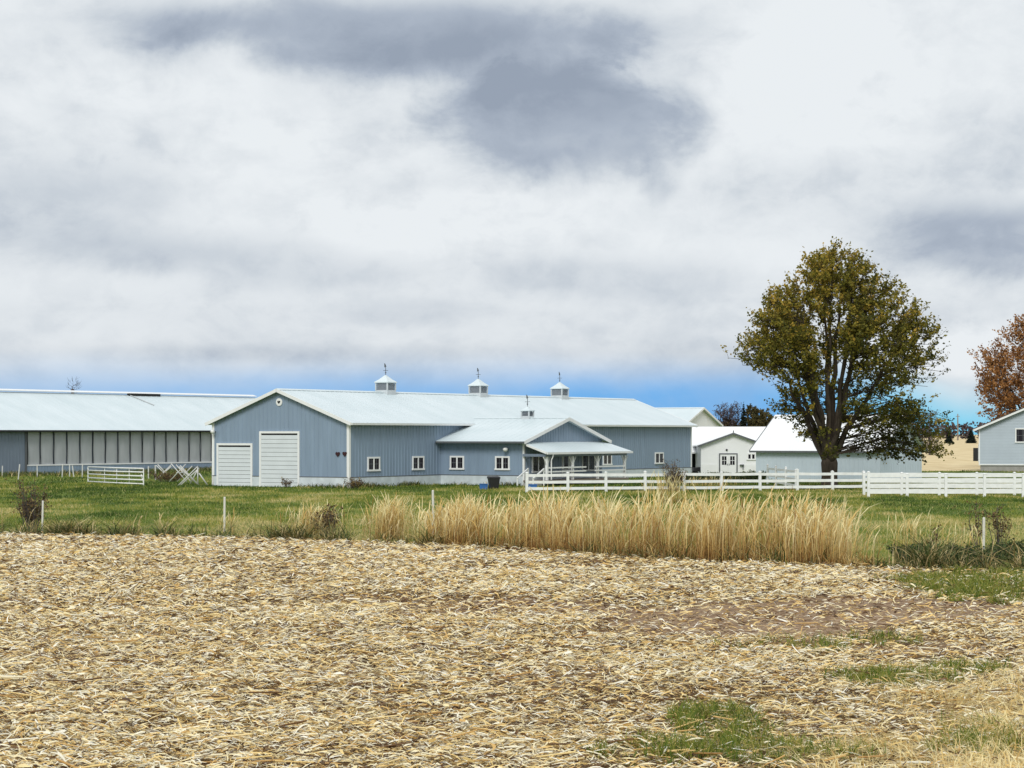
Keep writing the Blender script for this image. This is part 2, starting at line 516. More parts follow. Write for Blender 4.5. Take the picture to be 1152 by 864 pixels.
def ground_sheets():
    far = mat('far_stubble', (0.76, 0.635, 0.39), 0.9, 0.1, 2.2, 0.1, col2=(0.54, 0.41, 0.22), stretch=(0.5, .022, 1))
    nt = far.node_tree
    b = MB()
    n = 24; Rr = 9000.0
    b.quad((-Rr, -400, 0), (Rr, -400, 0), (Rr, 9000, 0), (-Rr, 9000, 0))
    tag(b.build('ground', far), 'flat straw coloured stubble land running to the horizon', 'ground', kind='structure')
    # pasture
    pm, nt, bs = new_mat('pasture_turf')
    bs.inputs['Roughness'].default_value = 0.9; bs.inputs['Specular IOR Level'].default_value = 0.1
    tc = nt.nodes.new('ShaderNodeTexCoord')
    def nz(sc, d):
        q = nt.nodes.new('ShaderNodeTexNoise'); q.inputs['Scale'].default_value = sc; q.inputs['Detail'].default_value = d
        nt.links.new(tc.outputs['Object'], q.inputs['Vector']); return q.outputs['Fac']
    cr = nt.nodes.new('ShaderNodeValToRGB')
    e = cr.color_ramp.elements
    e[0].position = 0.3; e[0].color = (0.05, 0.095, 0.016, 1)
    e[1].position = 0.72; e[1].color = (0.30, 0.27, 0.06, 1)
    q = e.new(0.5); q.color = (0.13, 0.18, 0.03, 1)
    ad = nt.nodes.new('ShaderNodeMath'); ad.operation = 'MULTIPLY_ADD'; ad.inputs[1].default_value = 0.5
    mu = nt.nodes.new('ShaderNodeMath'); mu.operation = 'MULTIPLY'; mu.inputs[1].default_value = 0.5
    nt.links.new(nz(2.0, 6), mu.inputs[0]); nt.links.new(nz(0.12, 4), ad.inputs[0]); nt.links.new(mu.outputs[0], ad.inputs[2])
    nt.links.new(ad.outputs[0], cr.inputs[0]); nt.links.new(cr.outputs[0], bs.inputs['Base Color'])
    xs = np.concatenate(([-200.0], EX, [200.0])); ys = np.concatenate(([110.0], EY, [45.0]))
    b = MB()
    for i in range(len(xs) - 1):
        b.quad((xs[i], ys[i] - 1.0, 0.006), (xs[i + 1], ys[i + 1] - 1.0, 0.006), (xs[i + 1], 229, 0.006), (xs[i], 229, 0.006))
    b.quad((-200, 229, 0.006), (40, 229, 0.006), (40, 420, 0.006), (-200, 420, 0.006))
    tag(b.build('pasture', pm), 'green pasture between the stubble field and the barns', 'pasture', kind='structure')
    # roadside field
    fm, nt, bs = new_mat('field_soil')
    bs.inputs['Roughness'].default_value = 0.95; bs.inputs['Specular IOR Level'].default_value = 0.1
    tc = nt.nodes.new('ShaderNodeTexCoord')
    at_ = nt.nodes.new('ShaderNodeAttribute'); at_.attribute_name = 'tint'
    q = nt.nodes.new('ShaderNodeTexNoise'); q.inputs['Scale'].default_value = 9; q.inputs['Detail'].default_value = 8; q.inputs['Roughness'].default_value = 0.7
    mp = nt.nodes.new('ShaderNodeMapping'); mp.inputs['Scale'].default_value = (0.6, 1.6, 1)
    nt.links.new(tc.outputs['Object'], mp.inputs['Vector']); nt.links.new(mp.outputs[0], q.inputs['Vector'])
    c1 = nt.nodes.new('ShaderNodeValToRGB'); e = c1.color_ramp.elements
    e[0].position = 0.38; e[0].color = (0.045, 0.024, 0.012, 1); e[1].position = 0.7; e[1].color = (0.40, 0.27, 0.12, 1)
    k = e.new(0.5); k.color = (0.12, 0.07, 0.032, 1)
    c2 = nt.nodes.new('ShaderNodeValToRGB'); e = c2.color_ramp.elements
    e[0].position = 0.35; e[0].color = (0.16, 0.095, 0.055, 1); e[1].position = 0.68; e[1].color = (0.50, 0.365, 0.24, 1)
    nt.links.new(q.outputs['Fac'], c1.inputs[0]); nt.links.new(q.outputs['Fac'], c2.inputs[0])
    mx = nt.nodes.new('ShaderNodeMix'); mx.data_type = 'RGBA'
    nt.links.new(at_.outputs['Fac'], mx.inputs[0]); nt.links.new(c1.outputs[0], mx.inputs[6]); nt.links.new(c2.outputs[0], mx.inputs[7])
    nt.links.new(mx.outputs[2], bs.inputs['Base Color'])
    bp = nt.nodes.new('ShaderNodeBump'); bp.inputs['Strength'].default_value = 0.8; bp.inputs['Distance'].default_value = 0.06
    nt.links.new(q.outputs['Fac'], bp.inputs['Height']); nt.links.new(bp.outputs[0], bs.inputs['Normal'])
    nx, ny = 221, 420
    gx = np.linspace(-55, 55, nx)
    t = np.linspace(0, 1, ny)
    X = np.repeat(gx[None, :], ny, 0)
    Y = 12 + (edge_y(X) + 0.6 - 12) * t[:, None] ** 0.9
    Z = field_z(X, Y)
    Z[0, :] = 0.02; Z[-1, :] = -0.02
    V = np.stack((X, Y, Z), -1).reshape(-1, 3)
    i = np.arange((ny - 1) * (nx - 1)); r_ = i // (nx - 1); c_ = i % (nx - 1)
    a0 = r_ * nx + c_
    F = np.stack((a0, a0 + 1, a0 + nx + 1, a0 + nx), -1)
    o = np_mesh('field', V, F, fm, soil(V[:, 0], V[:, 1]), smooth=True)
    tag(o, 'harvested corn field soil in the foreground', 'field', kind='structure')


ground_sheets()

# ------------------------------------------------------------------ building pieces
UX, UY = 0.526, 0.850                        # long direction of the barns
ROT = math.atan2(UY, UX)


def ribs(b, p0, p1, zf, nrm, step=0.4, w=0.08, t=0.028, z0=0.0, excl=()):
    """Standing ribs of ribbed steel siding along p0->p1; zf(s) is the wall top, excl holds (s0, s1, z0, z1) openings."""
    p0 = np.array(p0, float); p1 = np.array(p1, float)
    L = np.linalg.norm(p1 - p0); d = (p1 - p0) / L
    n = np.array(nrm, float)
    k = int(L / step)
    for i in range(1, k + 1):
        s = i * step
        if s > L - 0.05:
            break
        segs = [(z0, zf(s))]
        for s0, s1, a, c in excl:
            if s0 - 0.06 < s < s1 + 0.06:
                out = []
                for lo, hi in segs:
                    if a > lo: out.append((lo, min(hi, a)))
                    if c < hi: out.append((max(lo, c), hi))
                segs = out
        for lo, hi in segs:
            if hi - lo < 0.05:
                continue
            q = p0 + d * s
            a = [q - d * w / 2, q + d * w / 2, q + d * w / 4 + n * t, q - d * w / 4 + n * t]
            b.loft([(v[0], v[1], lo) for v in a], [(v[0], v[1], hi) for v in a])


class Face:
    """A vertical wall face: s along it, z up, e outward."""
    def __init__(s, o, d, n):
        s.o = np.array(o, float); s.d = np.array(d, float); s.n = np.array(n, float)

    def p(s, a, z, e=0.0):
        q = s.o + s.d * a + s.n * e
        return (q[0], q[1], z)

    def box(s, b, a0, a1, z0, z1, e0, e1):
        A = [s.p(a0, z0, e0), s.p(a1, z0, e0), s.p(a1, z0, e1), s.p(a0, z0, e1)]
        B_ = [s.p(a0, z1, e0), s.p(a1, z1, e0), s.p(a1, z1, e1), s.p(a0, z1, e1)]
        b.loft(A, B_)


def window(root, f, c, w, z0, z1, name='window', muntin=True, mullion=True, e=0.0):
    b = MB(); t = 0.13
    a0, a1 = c - w / 2, c + w / 2
    f.box(b, a0, a1, z1 - t, z1, e, e + 0.07); f.box(b, a0 - 0.04, a1 + 0.04, z0, z0 + t, e, e + 0.10)
    f.box(b, a0, a0 + t, z0 + t, z1 - t, e, e + 0.07); f.box(b, a1 - t, a1, z0 + t, z1 - t, e, e + 0.07)
    if mullion:
        f.box(b, c - 0.07, c + 0.07, z0 + t, z1 - t, e, e + 0.06)
    o = b.build(name, M['trim'], root)
    g = MB()
    f.box(g, a0 + t, a1 - t, z0 + t, z1 - t, e + 0.004, e + 0.030)
    g.build('pane', M['glass'], o)
    if muntin:
        m = MB(); zc = (z0 + z1) / 2
        f.box(m, a0 + t, a1 - t, zc - 0.018, zc + 0.018, e + 0.030, e + 0.042)
        for q in ((a0 + t + c) / 2 - 0.02, (a1 - t + c) / 2 + 0.02):
            f.box(m, q - 0.016, q + 0.016, z0 + t, z1 - t, e + 0.030, e + 0.044)
        m.build('muntin', M['grey'], o)
    return o


def roof_ribs(b, ex0, ex1, f, step, w=0.14, h=0.014):
    """f(s) -> (eave point, ridge point) on the roof top at position s."""
    s = ex0 + step / 2
    while s < ex1:
        p, q = f(s)
        b.bar((p[0], p[1], p[2] + h * 0.4), (q[0], q[1], q[2] + h * 0.4), w, h)
        s += step


def overhead_door(root, f, a0, a1, z1, nsec):
    fr = MB(); t = 0.16
    f.box(fr, a0 - t, a0, 0, z1 + t, 0.0, 0.10); f.box(fr, a1, a1 + t, 0, z1 + t, 0.0, 0.10); f.box(fr, a0, a1, z1, z1 + t, 0.0, 0.10)
    d = MB(); h = (z1 - 0.12) / nsec
    for i in range(nsec):
        za, zb = i * h + 0.012, (i + 1) * h - 0.012
        A = [f.p(a0, za, 0.004), f.p(a1, za, 0.004), f.p(a1, za, 0.050), f.p(a0, za, 0.050)]
        B_ = [f.p(a0, zb, 0.004), f.p(a1, zb, 0.004), f.p(a1, zb, 0.036), f.p(a0, zb, 0.036)]
        d.loft(A, B_)
    door = d.build('garage_door', M['door'], root)
    fr.build('door_frame', M['trim'], door)
    g = MB(); f.box(g, a0, a1, 0.0, z1, 0.001, 0.0038)
    g.build('door_backing', M['dark'], door)
    return door


def wall_lamp(root, f, a, z, r=0.17):
    b = MB()
    p = f.p(a, z, 0.0); q = f.p(a, z + 0.05, 0.30)
    b.bar(p, q, 0.07)
    c = np.array(f.p(a, z, 0.36))
    o = MB().lathe([(0.06, 0.16), (r * 0.9, 0.10), (r, 0.0), (r * 0.8, -0.10), (0.05, -0.16)], c, 14).build('wall_lamp', M['lamp'], root, True)
    b.build('lamp_arm', M['grey'], o)


def cupola(root, x, y, z, w, h, rh):
    b = MB(); k = w / 2
    # louvred body
    n = 7
    for i in range(n):
        za = z + 0.10 + (h - 0.16) * i / n; zb = za + (h - 0.16) / n * 0.75
        b.loft([(x - k, y - k, za), (x + k, y - k, za), (x + k, y + k, za), (x - k, y + k, za)],
               [(x - k + .05, y - k + .05, zb), (x + k - .05, y - k + .05, zb), (x + k - .05, y + k - .05, zb), (x - k + .05, y + k - .05, zb)])
    b.box(x - k + 0.07, x + k - 0.07, y - k + 0.07, y + k - 0.07, z - 0.35, z + h)
    o = b.build('cupola', M['louvre'], root)
    t = MB(); q = k + 0.04
    for sx in (-1, 1):
        for sy in (-1, 1):
            t.box(x + sx * k - .05, x + sx * k + .05, y + sy * k - .05, y + sy * k + .05, z + 0.10, z + h)
    t.box(x - q, x + q, y - q, y + q, z - 0.30, z + 0.10)
    t.build('cupola_trim', M['cupola_trim'], o)
    r = MB(); e = k + 0.10
    prof = [(e, z + h), (e, z + h + 0.07), (e * 0.62, z + h + rh * 0.42), (e * 0.30, z + h + rh * 0.75), (0.05, z + h + rh)]
    for (ra, za), (rb, zb) in zip(prof[:-1], prof[1:]):
        r.loft([(x - ra, y - ra, za), (x + ra, y - ra, za), (x + ra, y + ra, za), (x - ra, y + ra, za)],
               [(x - rb, y - rb, zb), (x + rb, y - rb, zb), (x + rb, y + rb, zb), (x - rb, y + rb, zb)])
    r.build('cupola_roof', M['roof'], o)
    v = MB(); zt = z + h + rh
    v.bar((x, y, zt - 0.05), (x, y, zt + 0.85), 0.035)
    v.bar((x - .24, y, zt + 0.38), (x + .24, y, zt + 0.38), 0.03); v.bar((x, y - .24, zt + 0.38), (x, y + .24, zt + 0.38), 0.03)
    v.bar((x - .28, y - .1, zt + 0.72), (x + .22, y + .08, zt + 0.72), 0.035)
    v.loft([(x - .30, y - .115, zt + .62), (x - .08, y - .035, zt + .66), (x - .08, y - .035, zt + .9), (x - .34, y - .13, zt + .95)],
           [(x - .31, y - .09, zt + .62), (x - .09, y - .01, zt + .66), (x - .09, y - .01, zt + .9), (x - .35, y - .105, zt + .95)])
    v.lathe([(0.02, zt + .14), (0.075, zt + .2), (0.02, zt + .26)], (x, y, 0), 8)
    v.build('weathervane', M['grey'], o)
    return o


# ------------------------------------------------------------------ the blue barn
def main_barn():
    L, W = 55.4, 12.9
    root = thing('barn', 'long blue grey metal barn with two white garage doors, cupolas and a porch wing', 'barn', (-12.0, 157.0, 0), ROT)
    HE, HR = 4.98, 7.36
    sl = (HR - HE) / (W / 2)
    top = lambda y: HE + sl * (y if y < W / 2 else W - y)
    T = 0.14
    # walls with gables
    wb = MB()
    prof = [(0, 0), (W, 0), (W, HE - T), (W / 2, HR - T), (0, HE - T)]
    wb.loft([(0, y, z) for y, z in prof], [(L, y, z) for y, z in prof])
    gab = Face((0, 0), (0, 1), (-1, 0)); lng = Face((0, 0), (1, 0), (0, -1))
    D1, D2 = (9.15, 12.30, 3.12), (4.68, 8.15, 4.03)
    wins = [(3.1, 1.6), (9.0, 1.6), (38.9, 1.6), (48.8, 1.7)]
    ribs(wb, (0, 0), (0, W), lambda s: top(s) - T - 0.02, (-1, 0), 0.4, z0=0.78,
         excl=[(D1[0] - .2, D1[1] + .2, 0, D1[2] + .18), (D2[0] - .2, D2[1] + .2, 0, D2[2] + .18), (6.1, 6.8, 6.0, 6.8)])
    ribs(wb, (0, 0), (L, 0), lambda s: HE - T, (0, -1), 0.4, z0=0.78, excl=[(c - w / 2, c + w / 2, 1.17, 2.32) for c, w in wins])
    ribs(wb, (0, W), (L, W), lambda s: HE - T, (0, 1), 0.8, z0=0.78)
    wb.build('wall', M['siding'], root)
    # pale wainscot, interrupted by the doors
    zt = 0.76
    for fc, a0, a1 in ((gab, 0, D2[0] - .16), (gab, D2[1] + .16, D1[0] - .16), (gab, D1[1] + .16, W), (lng, 0, 12.1), (lng, 24.3, L)):
        b = MB(); fc.box(b, a0, a1, 0.02, zt, 0.002, 0.05)
        wn = b.build('wainscot', M['wainscot'], root)
        b = MB(); fc.box(b, a0 + (.1 if a0 == 0 else 0), a1, zt, zt + .06, 0.0, 0.065)
        b.build('drip_edge', M['grey'], wn)
    # corner trims
    for (x, y, sx, sy) in ((0, 0, -1, -1), (0, W, -1, 1), (L, 0, 1, -1)):
        b = MB()
        b.box(min(x, x + sx * .05), max(x, x + sx * .05), min(y + sy * .05, y - sy * .17), max(y + sy * .05, y - sy * .17), 0.0, HE - .18)
        b.box(min(x + sx * .0, x - sx * .17), max(x, x - sx * .17), min(y, y + sy * .05), max(y, y + sy * .05), 0.0, HE - .18)
        b.build('corner_trim', M['trim'], root)
    # roof: two ribbed slopes, open at nothing, 45 cm overhang
    ov, og = 0.45, 0.35
    b = MB()
    for side in (0, 1):
        yy = lambda d: (d if side == 0 else W - d)
        e = (-ov, HE - sl * ov)
        pts = [(-og, yy(e[0]), e[1]), (L + og, yy(e[0]), e[1]), (L + og, W / 2, HR), (-og, W / 2, HR)]
        if side: pts = pts[::-1]
        b.slab(pts, T)
        roof_ribs(b, -og, L + og, lambda s: ((s, yy(e[0] + .02), HE - sl * ov), (s, yy(W / 2 - .1), HR - sl * .1)), 0.6)
    roof = b.build('roof', M['roof'], root)
    b = MB()
    for dy in (-1, 1):
        b.slab([(-og - .02, W / 2, HR + .055), (L + og + .02, W / 2, HR + .055), (L + og + .02, W / 2 + dy * .28, HR + .055 - sl * .28), (-og - .02, W / 2 + dy * .28, HR + .055 - sl * .28)][::dy], .03)
    b.build('ridge_cap', M['roof'], roof)
    for x in (-og, L + og):
        b = MB()
        xx = x - .03 if x < 0 else x + .03
        for side in (0, 1):
            p = (xx, -ov if side == 0 else W + ov, HE - sl * ov - .10); q = (xx, W / 2, HR - .10)
            b.bar(p, q, 0.05, 0.24)
        b.build('rake_trim', M['trim'], roof)
    b = MB()
    for y in (-ov - .06,):
        b.loft([(-og, y - .07, HE - sl * ov - .02), (-og, y + .055, HE - sl * ov - .02), (-og, y + .055, HE - sl * ov - .17), (-og, y - .05, HE - sl * ov - .17)],
               [(L + og, y - .07, HE - sl * ov - .02), (L + og, y + .055, HE - sl * ov - .02), (L + og, y + .055, HE - sl * ov - .17), (L + og, y - .05, HE - sl * ov - .17)])
    b.build('gutter', M['trim'], roof)
    b = MB(); b.quad((0, -ov, HE - T - sl * ov - .012), (L, -ov, HE - T - sl * ov - .012), (L, 0, HE - T - .012 - sl * .0), (0, 0, HE - T - .012))
    # doors, windows
    overhead_door(root, gab, D1[0], D1[1], D1[2], 10)
    overhead_door(root, gab, D2[0], D2[1], D2[2], 12)
    for c, w in wins:
        window(root, lng, c, w, 1.2, 2.28)
    wall_lamp(root, gab, 12.62, 4.15)
    # round gable vent with a heart
    b = MB(); c = np.array(gab.p(W / 2, 6.38, 0.0))
    b.lathe([(0.29, 0.0), (0.29, -0.06), (0.20, -0.07)], c, 24, 'x')
    ov_ = b.build('gable_vent', M['trim'], root)
    b = MB(); pts = []
    for i in range(28):
        t = 2 * pi * i / 28
        pts.append((16 * sin(t) ** 3 * .0085, (13 * cos(t) - 5 * cos(2 * t) - 2 * cos(3 * t) - cos(4 * t)) * .0085))
    b.loft([(c[0] - .071, c[1] + p[0], c[2] + p[1]) for p in pts], [(c[0] - .085, c[1] + p[0], c[2] + p[1]) for p in pts])
    b.build('vent_heart', M['dark'], ov_)
    # two small dark hearts hung by the corner
    for a, z in ((0.98, 2.5), (0.34, 2.52)):
        b = MB(); c = gab.p(a, z, 0.035)
        b.loft([(c[0], c[1] + p[0] * 1.5, c[2] + p[1] * 1.5) for p in pts], [(c[0] - .05, c[1] + p[0] * 1.5, c[2] + p[1] * 1.5) for p in pts])
        b.build('wall_ornament', M['maroon'], root)
    for k in (1, 2, 3):
        cupola(root, L * k / 4, W / 2, HR + .05, 1.12, 0.70, 0.62)
    b = MB(); b.tube([(0.3, -.06, 4.7), (0.3, -.08, 4.3), (0.3, -.09, .2), (0.45, -.3, .1)], .045, 8)
    # ------- wing
    X0, X1, Y0 = 12.1, 24.3, -7.7
    xm = (X0 + X1) / 2; we, wr = 3.62, 5.27
    ws = (wr - we) / (xm - X0); wt = lambda x: we + ws * ((x - X0) if x < xm else (X1 - x))
    b = MB()
    prof = [(X0, 0), (X1, 0), (X1, we - T), (xm, wr - T), (X0, we - T)]
    b.loft([(x, Y0, z) for x, z in prof], [(x, -0.002, z) for x, z in prof])
    lf = Face((X0, 0), (0, -1), (-1, 0)); gf = Face((X0, Y0), (1, 0), (0, -1)); rf = Face((X1, 0), (0, -1), (1, 0))
    lw = [(1.6, 1.32), (5.78, 1.32)]; pw = [(2.1, 1.9), (9.9, 2.1)]; dr = 6.3
    ribs(b, (X0, 0), (X0, Y0), lambda s: we - T, (-1, 0), 0.4, z0=.78, excl=[(c - w / 2, c + w / 2, 1.17, 2.32) for c, w in lw])
    ribs(b, (X0, Y0), (X1, Y0), lambda s: wt(X0 + s) - T - .02, (0, -1), 0.4, z0=.78,
         excl=[(c - w / 2, c + w / 2, .95, 2.4) for c, w in pw] + [(dr - .6, dr + .6, 0, 2.65)])
    b.build('wing_wall', M['siding'], root)
    for fc, a0, a1 in ((lf, .07, 7.7), (gf, 0, dr - .63), (gf, dr + .63, 12.2), (rf, .07, 7.7)):
        b = MB(); fc.box(b, a0, a1, .02, zt, .002, .05)
        wn = b.build('wing_wainscot', M['wainscot'], root)
        if fc is lf:
            b = MB(); lf.box(b, 0.07, 7.6, zt, zt + .06, 0, .065); b.build('drip_edge', M['grey'], wn)
    b = MB()
    so_, fo = 0.7, 0.45
    for side in (-1, 1):
        xe = xm + side * (xm - X0 + so_); ze = we - ws * so_
        pts = [(xe, Y0 - fo, ze), (xm, Y0 - fo, wr), (xm, .95, wr), (xe, -.05, ze)]
        b.slab(pts if side > 0 else pts[::-1], T)
        roof_ribs(b, Y0 - fo, -0.1, lambda s: ((xe - side * .02, s, ze), (xm + side * .1, s, wr - ws * .1)), 0.6)
    wroof = b.build('wing_roof', M['roof'], root)
    b = MB()
    for side in (-1, 1):
        xe = xm + side * (xm - X0 + so_); ze = we - ws * so_
        b.bar((xe, Y0 - fo - .03, ze - .10), (xm, Y0 - fo - .03, wr - .10), .05, .26)
    b.build('rake_trim', M['trim'], wroof)
    b = MB()
    for side in (-1, 1):
        q = [(xm, Y0 - fo - .02, wr + .05), (xm + side * .25, Y0 - fo - .02, wr + .05 - ws * .25), (xm + side * .25, .8, wr + .05 - ws * .25), (xm, .8, wr + .05)]
        b.slab(q if side < 0 else q[::-1], .03)
    b.build('ridge_cap', M['roof'], wroof)
    b = MB(); xe = X0 - so_ - .03; ze = we - ws * so_
    b.box(xe - .06, xe + .055, Y0 - fo, -.1, ze - .16, ze - .02)
    b.build('gutter', M['grey'], wroof)
    for c, w in lw:
        window(root, lf, c, w, 1.2, 2.28)
    for c, w in pw:
        window(root, gf, c, w, 1.0, 2.36)
    wall_lamp(root, lf, 6.25, 2.78, 0.2)
    b = MB(); b.box(X0 - .052, X0 + .1, Y0 - .052, Y0 + .1, .0, we - .25); b.build('corner_trim', M['trim'], root)
    b = MB(); gf.box(b, dr - .5, dr + .5, .5, 2.55, .004, .05)
    d = b.build('entry_door', M['door'], root)
    b = MB(); gf.box(b, dr - .3, dr + .3, 1.2, 2.4, .05, .06); b.build('pane', M['glass'], d)
    b = MB(); gf.box(b, dr - .62, dr - .5, .5, 2.67, .0, .08); gf.box(b, dr + .5, dr + .62, .5, 2.67, .0, .08); gf.box(b, dr - .5, dr + .5, 2.55, 2.67, .0, .08); b.build('door_frame', M['trim'], d)
    cupola(root, xm, Y0 + 3.4, wr + .04, .70, 0.5, 0.36)
    # ------- porch
    PX0, PX1, PY = 11.75, 25.25, -9.95
    zt0, zt1 = 3.36, 2.60
    b = MB()
    b.slab([(PX0, PY, zt1), (PX1, PY, zt1), (PX1 - .6, Y0 - .03, zt0), (PX0 + .05, Y0 - .03, zt0)], .12)
    roof_ribs(b, PX0 + .1, PX1 - .6, lambda s: ((s, PY + .02, zt1), (s, Y0 - .05, zt0)), 0.6)
    pr = b.build('porch_roof', M['roof'], root)
    b = MB(); b.box(PX0, PX1, PY - .10, PY - .003, zt1 - .17, zt1 - .01)
    b.build('gutter', M['trim'], pr)
    b = MB(); b.bar((PX0 - .03, PY, zt1 - .07), (PX0 - .03, Y0 - .45, zt0 - .22), .05, .16); b.build('rake_trim', M['trim'], pr)
    b = MB(); b.box(PX0 + .15, PX1 - .5, PY + .2, PY + .36, zt1 - .34, zt1 - .10); b.box(PX0 + .15, PX0 + .31, PY + .36, Y0 - .003, zt1 - .34, zt1 - .14); b.box(PX1 - .66, PX1 - .5, PY + .36, Y0 - .003, zt1 - .34, zt1 - .14)
    b.build('porch_beam', M['siding_dark'], root)
    b = MB(); b.box(X0 - .2, 24.9, PY + .1, Y0 - .055, .30, .45)
    b.build('porch_deck', M['wood'], root)
    b = MB(); b.slab([(PX0 + .2, PY + .1, zt1 - .125), (PX1 - .55, PY + .1, zt1 - .125), (PX1 - .7, Y0 - .04, zt0 - .145), (PX0 + .2, Y0 - .04, zt0 - .145)], .02); b.build('porch_shade_ceiling', M['grey'], root)  # dark colour deepens the shade inside the porch
    for m_ in (0.12, 4.0, 7.95, 12.4):
        x = 12.1 + m_
        b = MB(); b.box(x - .09, x + .09, PY + .19, PY + .37, .45, zt1 - .345)
        p = b.build('porch_post', M['trim'], root)
        b = MB()
        for sx in (-1, 1):
            b.bar((x + sx * .08, PY + .28, zt1 - .95), (x + sx * .5, PY + .28, zt1 - .37), .06)
        b.build('post_brace', M['trim'], p)
    b = MB(); b.tube([(12.62, PY - .05, zt1 - .15), (12.6, PY + .0, zt1 - .4), (12.5, PY + .05, zt1 - .6), (12.5, PY + .05, .5)], .05, 8)
    b.build('downspout', M['trim'], root)
    b = MB()
    for z in (.75, 1.05, 1.35):
        b.box(12.3, 18.0, PY + .12, PY + .17, z, z + .11); b.box(19.4, 24.3, PY + .12, PY + .17, z, z + .11)
    b.build('porch_rail', M['trim'], root)
    # steps with two handrails at the wing corner
    b = MB()
    for i in range(3):
        b.box(X0 - .5 - .3 * (i + 1), X0 - .5 - .3 * i - .01, -9.6, -8.3, 0.0, .36 - .12 * i)
    st = b.build('steps', M['concrete'], root)
    b = MB()
    for y in (-9.65, -8.25):
        b.bar((X0 - .25, y, 1.35), (X0 - 1.9, y, .62), .09); b.bar((X0 - 1.85, y, 0.0), (X0 - 1.85, y, .66), .08); b.bar((X0 - .3, y, .0), (X0 - .3, y, 1.36), .09)
    b.build('handrail', M['trim'], st)
    return root


main_barn()


def curtain_barn():
    root = thing('curtain_sided_barn', 'long low livestock barn with pale side curtains behind the white farm gate', 'barn', (-47.5, 209.0, 0), ROT)
    S0, S1, W = -34.0, 46.0, 18.0
    HE, HR = 4.62, 8.40
    sl = (HR - HE) / (W / 2); T = .15
    b = MB()
    prof = [(0.22, 0), (W, 0), (W, HE - T), (W / 2, HR - T), (0.22, HE - T)]
    b.loft([(S0, y, z) for y, z in prof], [(S1, y, z) for y, z in prof])
    b.box(S0, -0.05, 0.0, .218, 0.0, HE - T - .02)
    ribs(b, (S0, 0), (-.2, 0), lambda s: HE - T - .03, (0, -1), .45)
    b.build('wall', M['siding_dark'], root)
    b = MB(); b.box(-.05, S1, 0.0, .215, 0.0, .84); ribs(b, (0, 0), (S1, 0), lambda s: .82, (0, -1), .45)
    b.build('knee_wall', M['siding'], root)
    b = MB(); b.box(.0, S1, -.05, .05, .842, .98); b.build('sill_rail', M['trim'], root)
    # billowed curtain panels between cables
    sp = 1.87; n = int(S1 / sp)
    for i in range(n):
        b = MB(); x0, x1 = i * sp + .07, (i + 1) * sp - .07
        cols = 7; rows = 6; base = len(b.v)
        for r in range(rows + 1):
            for c in range(cols + 1):
                u, v = c / cols, r / rows
                y = .12 - .10 * sin(pi * u) * (0.5 + .5 * sin(pi * v)) + .02 * sin(v * 9 + i * 2 + u * 3)
                b.v.append((x0 + (x1 - x0) * u, y, .985 + (HE - .42 - .985) * v))
        for r in range(rows):
            for c in range(cols):
                a = base + r * (cols + 1) + c
                b.f.append((a, a + 1, a + cols + 2, a + cols + 1))
        b.build('curtain', M['curtain'], root, True)
    for i in range(n + 1):
        b = MB(); x = i * sp + (random.random() - .5) * .04
        pts = [(x + .035 * sin(i * 1.7 + k * 1.1), .0, .985 + (HE - .4 - .985) * k / 5) for k in range(6)]
        b.tube(pts, .03 if i else .10, 6)
        b.build('curtain_strap', M['dark'], root)
    b = MB(); b.box(-.3, S1, -.06, .20, HE - .42, HE - .18); b.build('header', M['grey'], root)
    b = MB(); b.box(-.32, -.06, -.06, -.003, 0, HE - .43); b.build('corner_trim', M['grey'], root)
    ov = .6
    b = MB()
    for side in (0, 1):
        yy = lambda d: (d if side == 0 else W - d)
        pts = [(S0, yy(-ov), HE - sl * ov), (S1 + .4, yy(-ov), HE - sl * ov), (S1 + .4, yy(W / 2 - .35), HR - sl * .35), (S0, yy(W / 2 - .35), HR - sl * .35)]
        b.slab(pts if not side else pts[::-1], T)
        roof_ribs(b, S0, S1 + .4, lambda s: ((s, yy(-ov + .02), HE - sl * ov), (s, yy(W / 2 - .45), HR - sl * .45)), .9)
    roof = b.build('roof', M['roof'], root)
    b = MB(); b.box(S0, S1 + .4, W / 2 - .34, W / 2 + .34, HR - .4, HR - .1)
    b.build('ridge_vent', M['steel'], roof)
    b = MB()
    for dy in (-1, 1):
        b.slab([(S0, W / 2, HR + .22), (S1 + .42, W / 2, HR + .22), (S1 + .42, W / 2 + dy * .55, HR + .06), (S0, W / 2 + dy * .55, HR + .06)][::dy], .05)
    b.build('ridge_cap', M['roof_white'], roof)
    b = MB(); b.box(24.0, 29.2, W / 2 - .62, W / 2 - .36, HR - .30, HR + .03); b.build('vent_gap', M['dark'], roof)
    def rp(s, d): return (s, W / 2 - d, HR - sl * d + .07)
    b = MB(); b.tube([rp(24.2, .5), rp(25.2, 3.2)], .06, 8); b.build('roof_pipe', M['steel'], roof)
    b = MB(); b.box(S0, S1 + .4, -ov - .07, -ov - .004, HE - sl * ov - .18, HE - sl * ov - .01); b.build('fascia', M['dark'], roof)


curtain_barn()


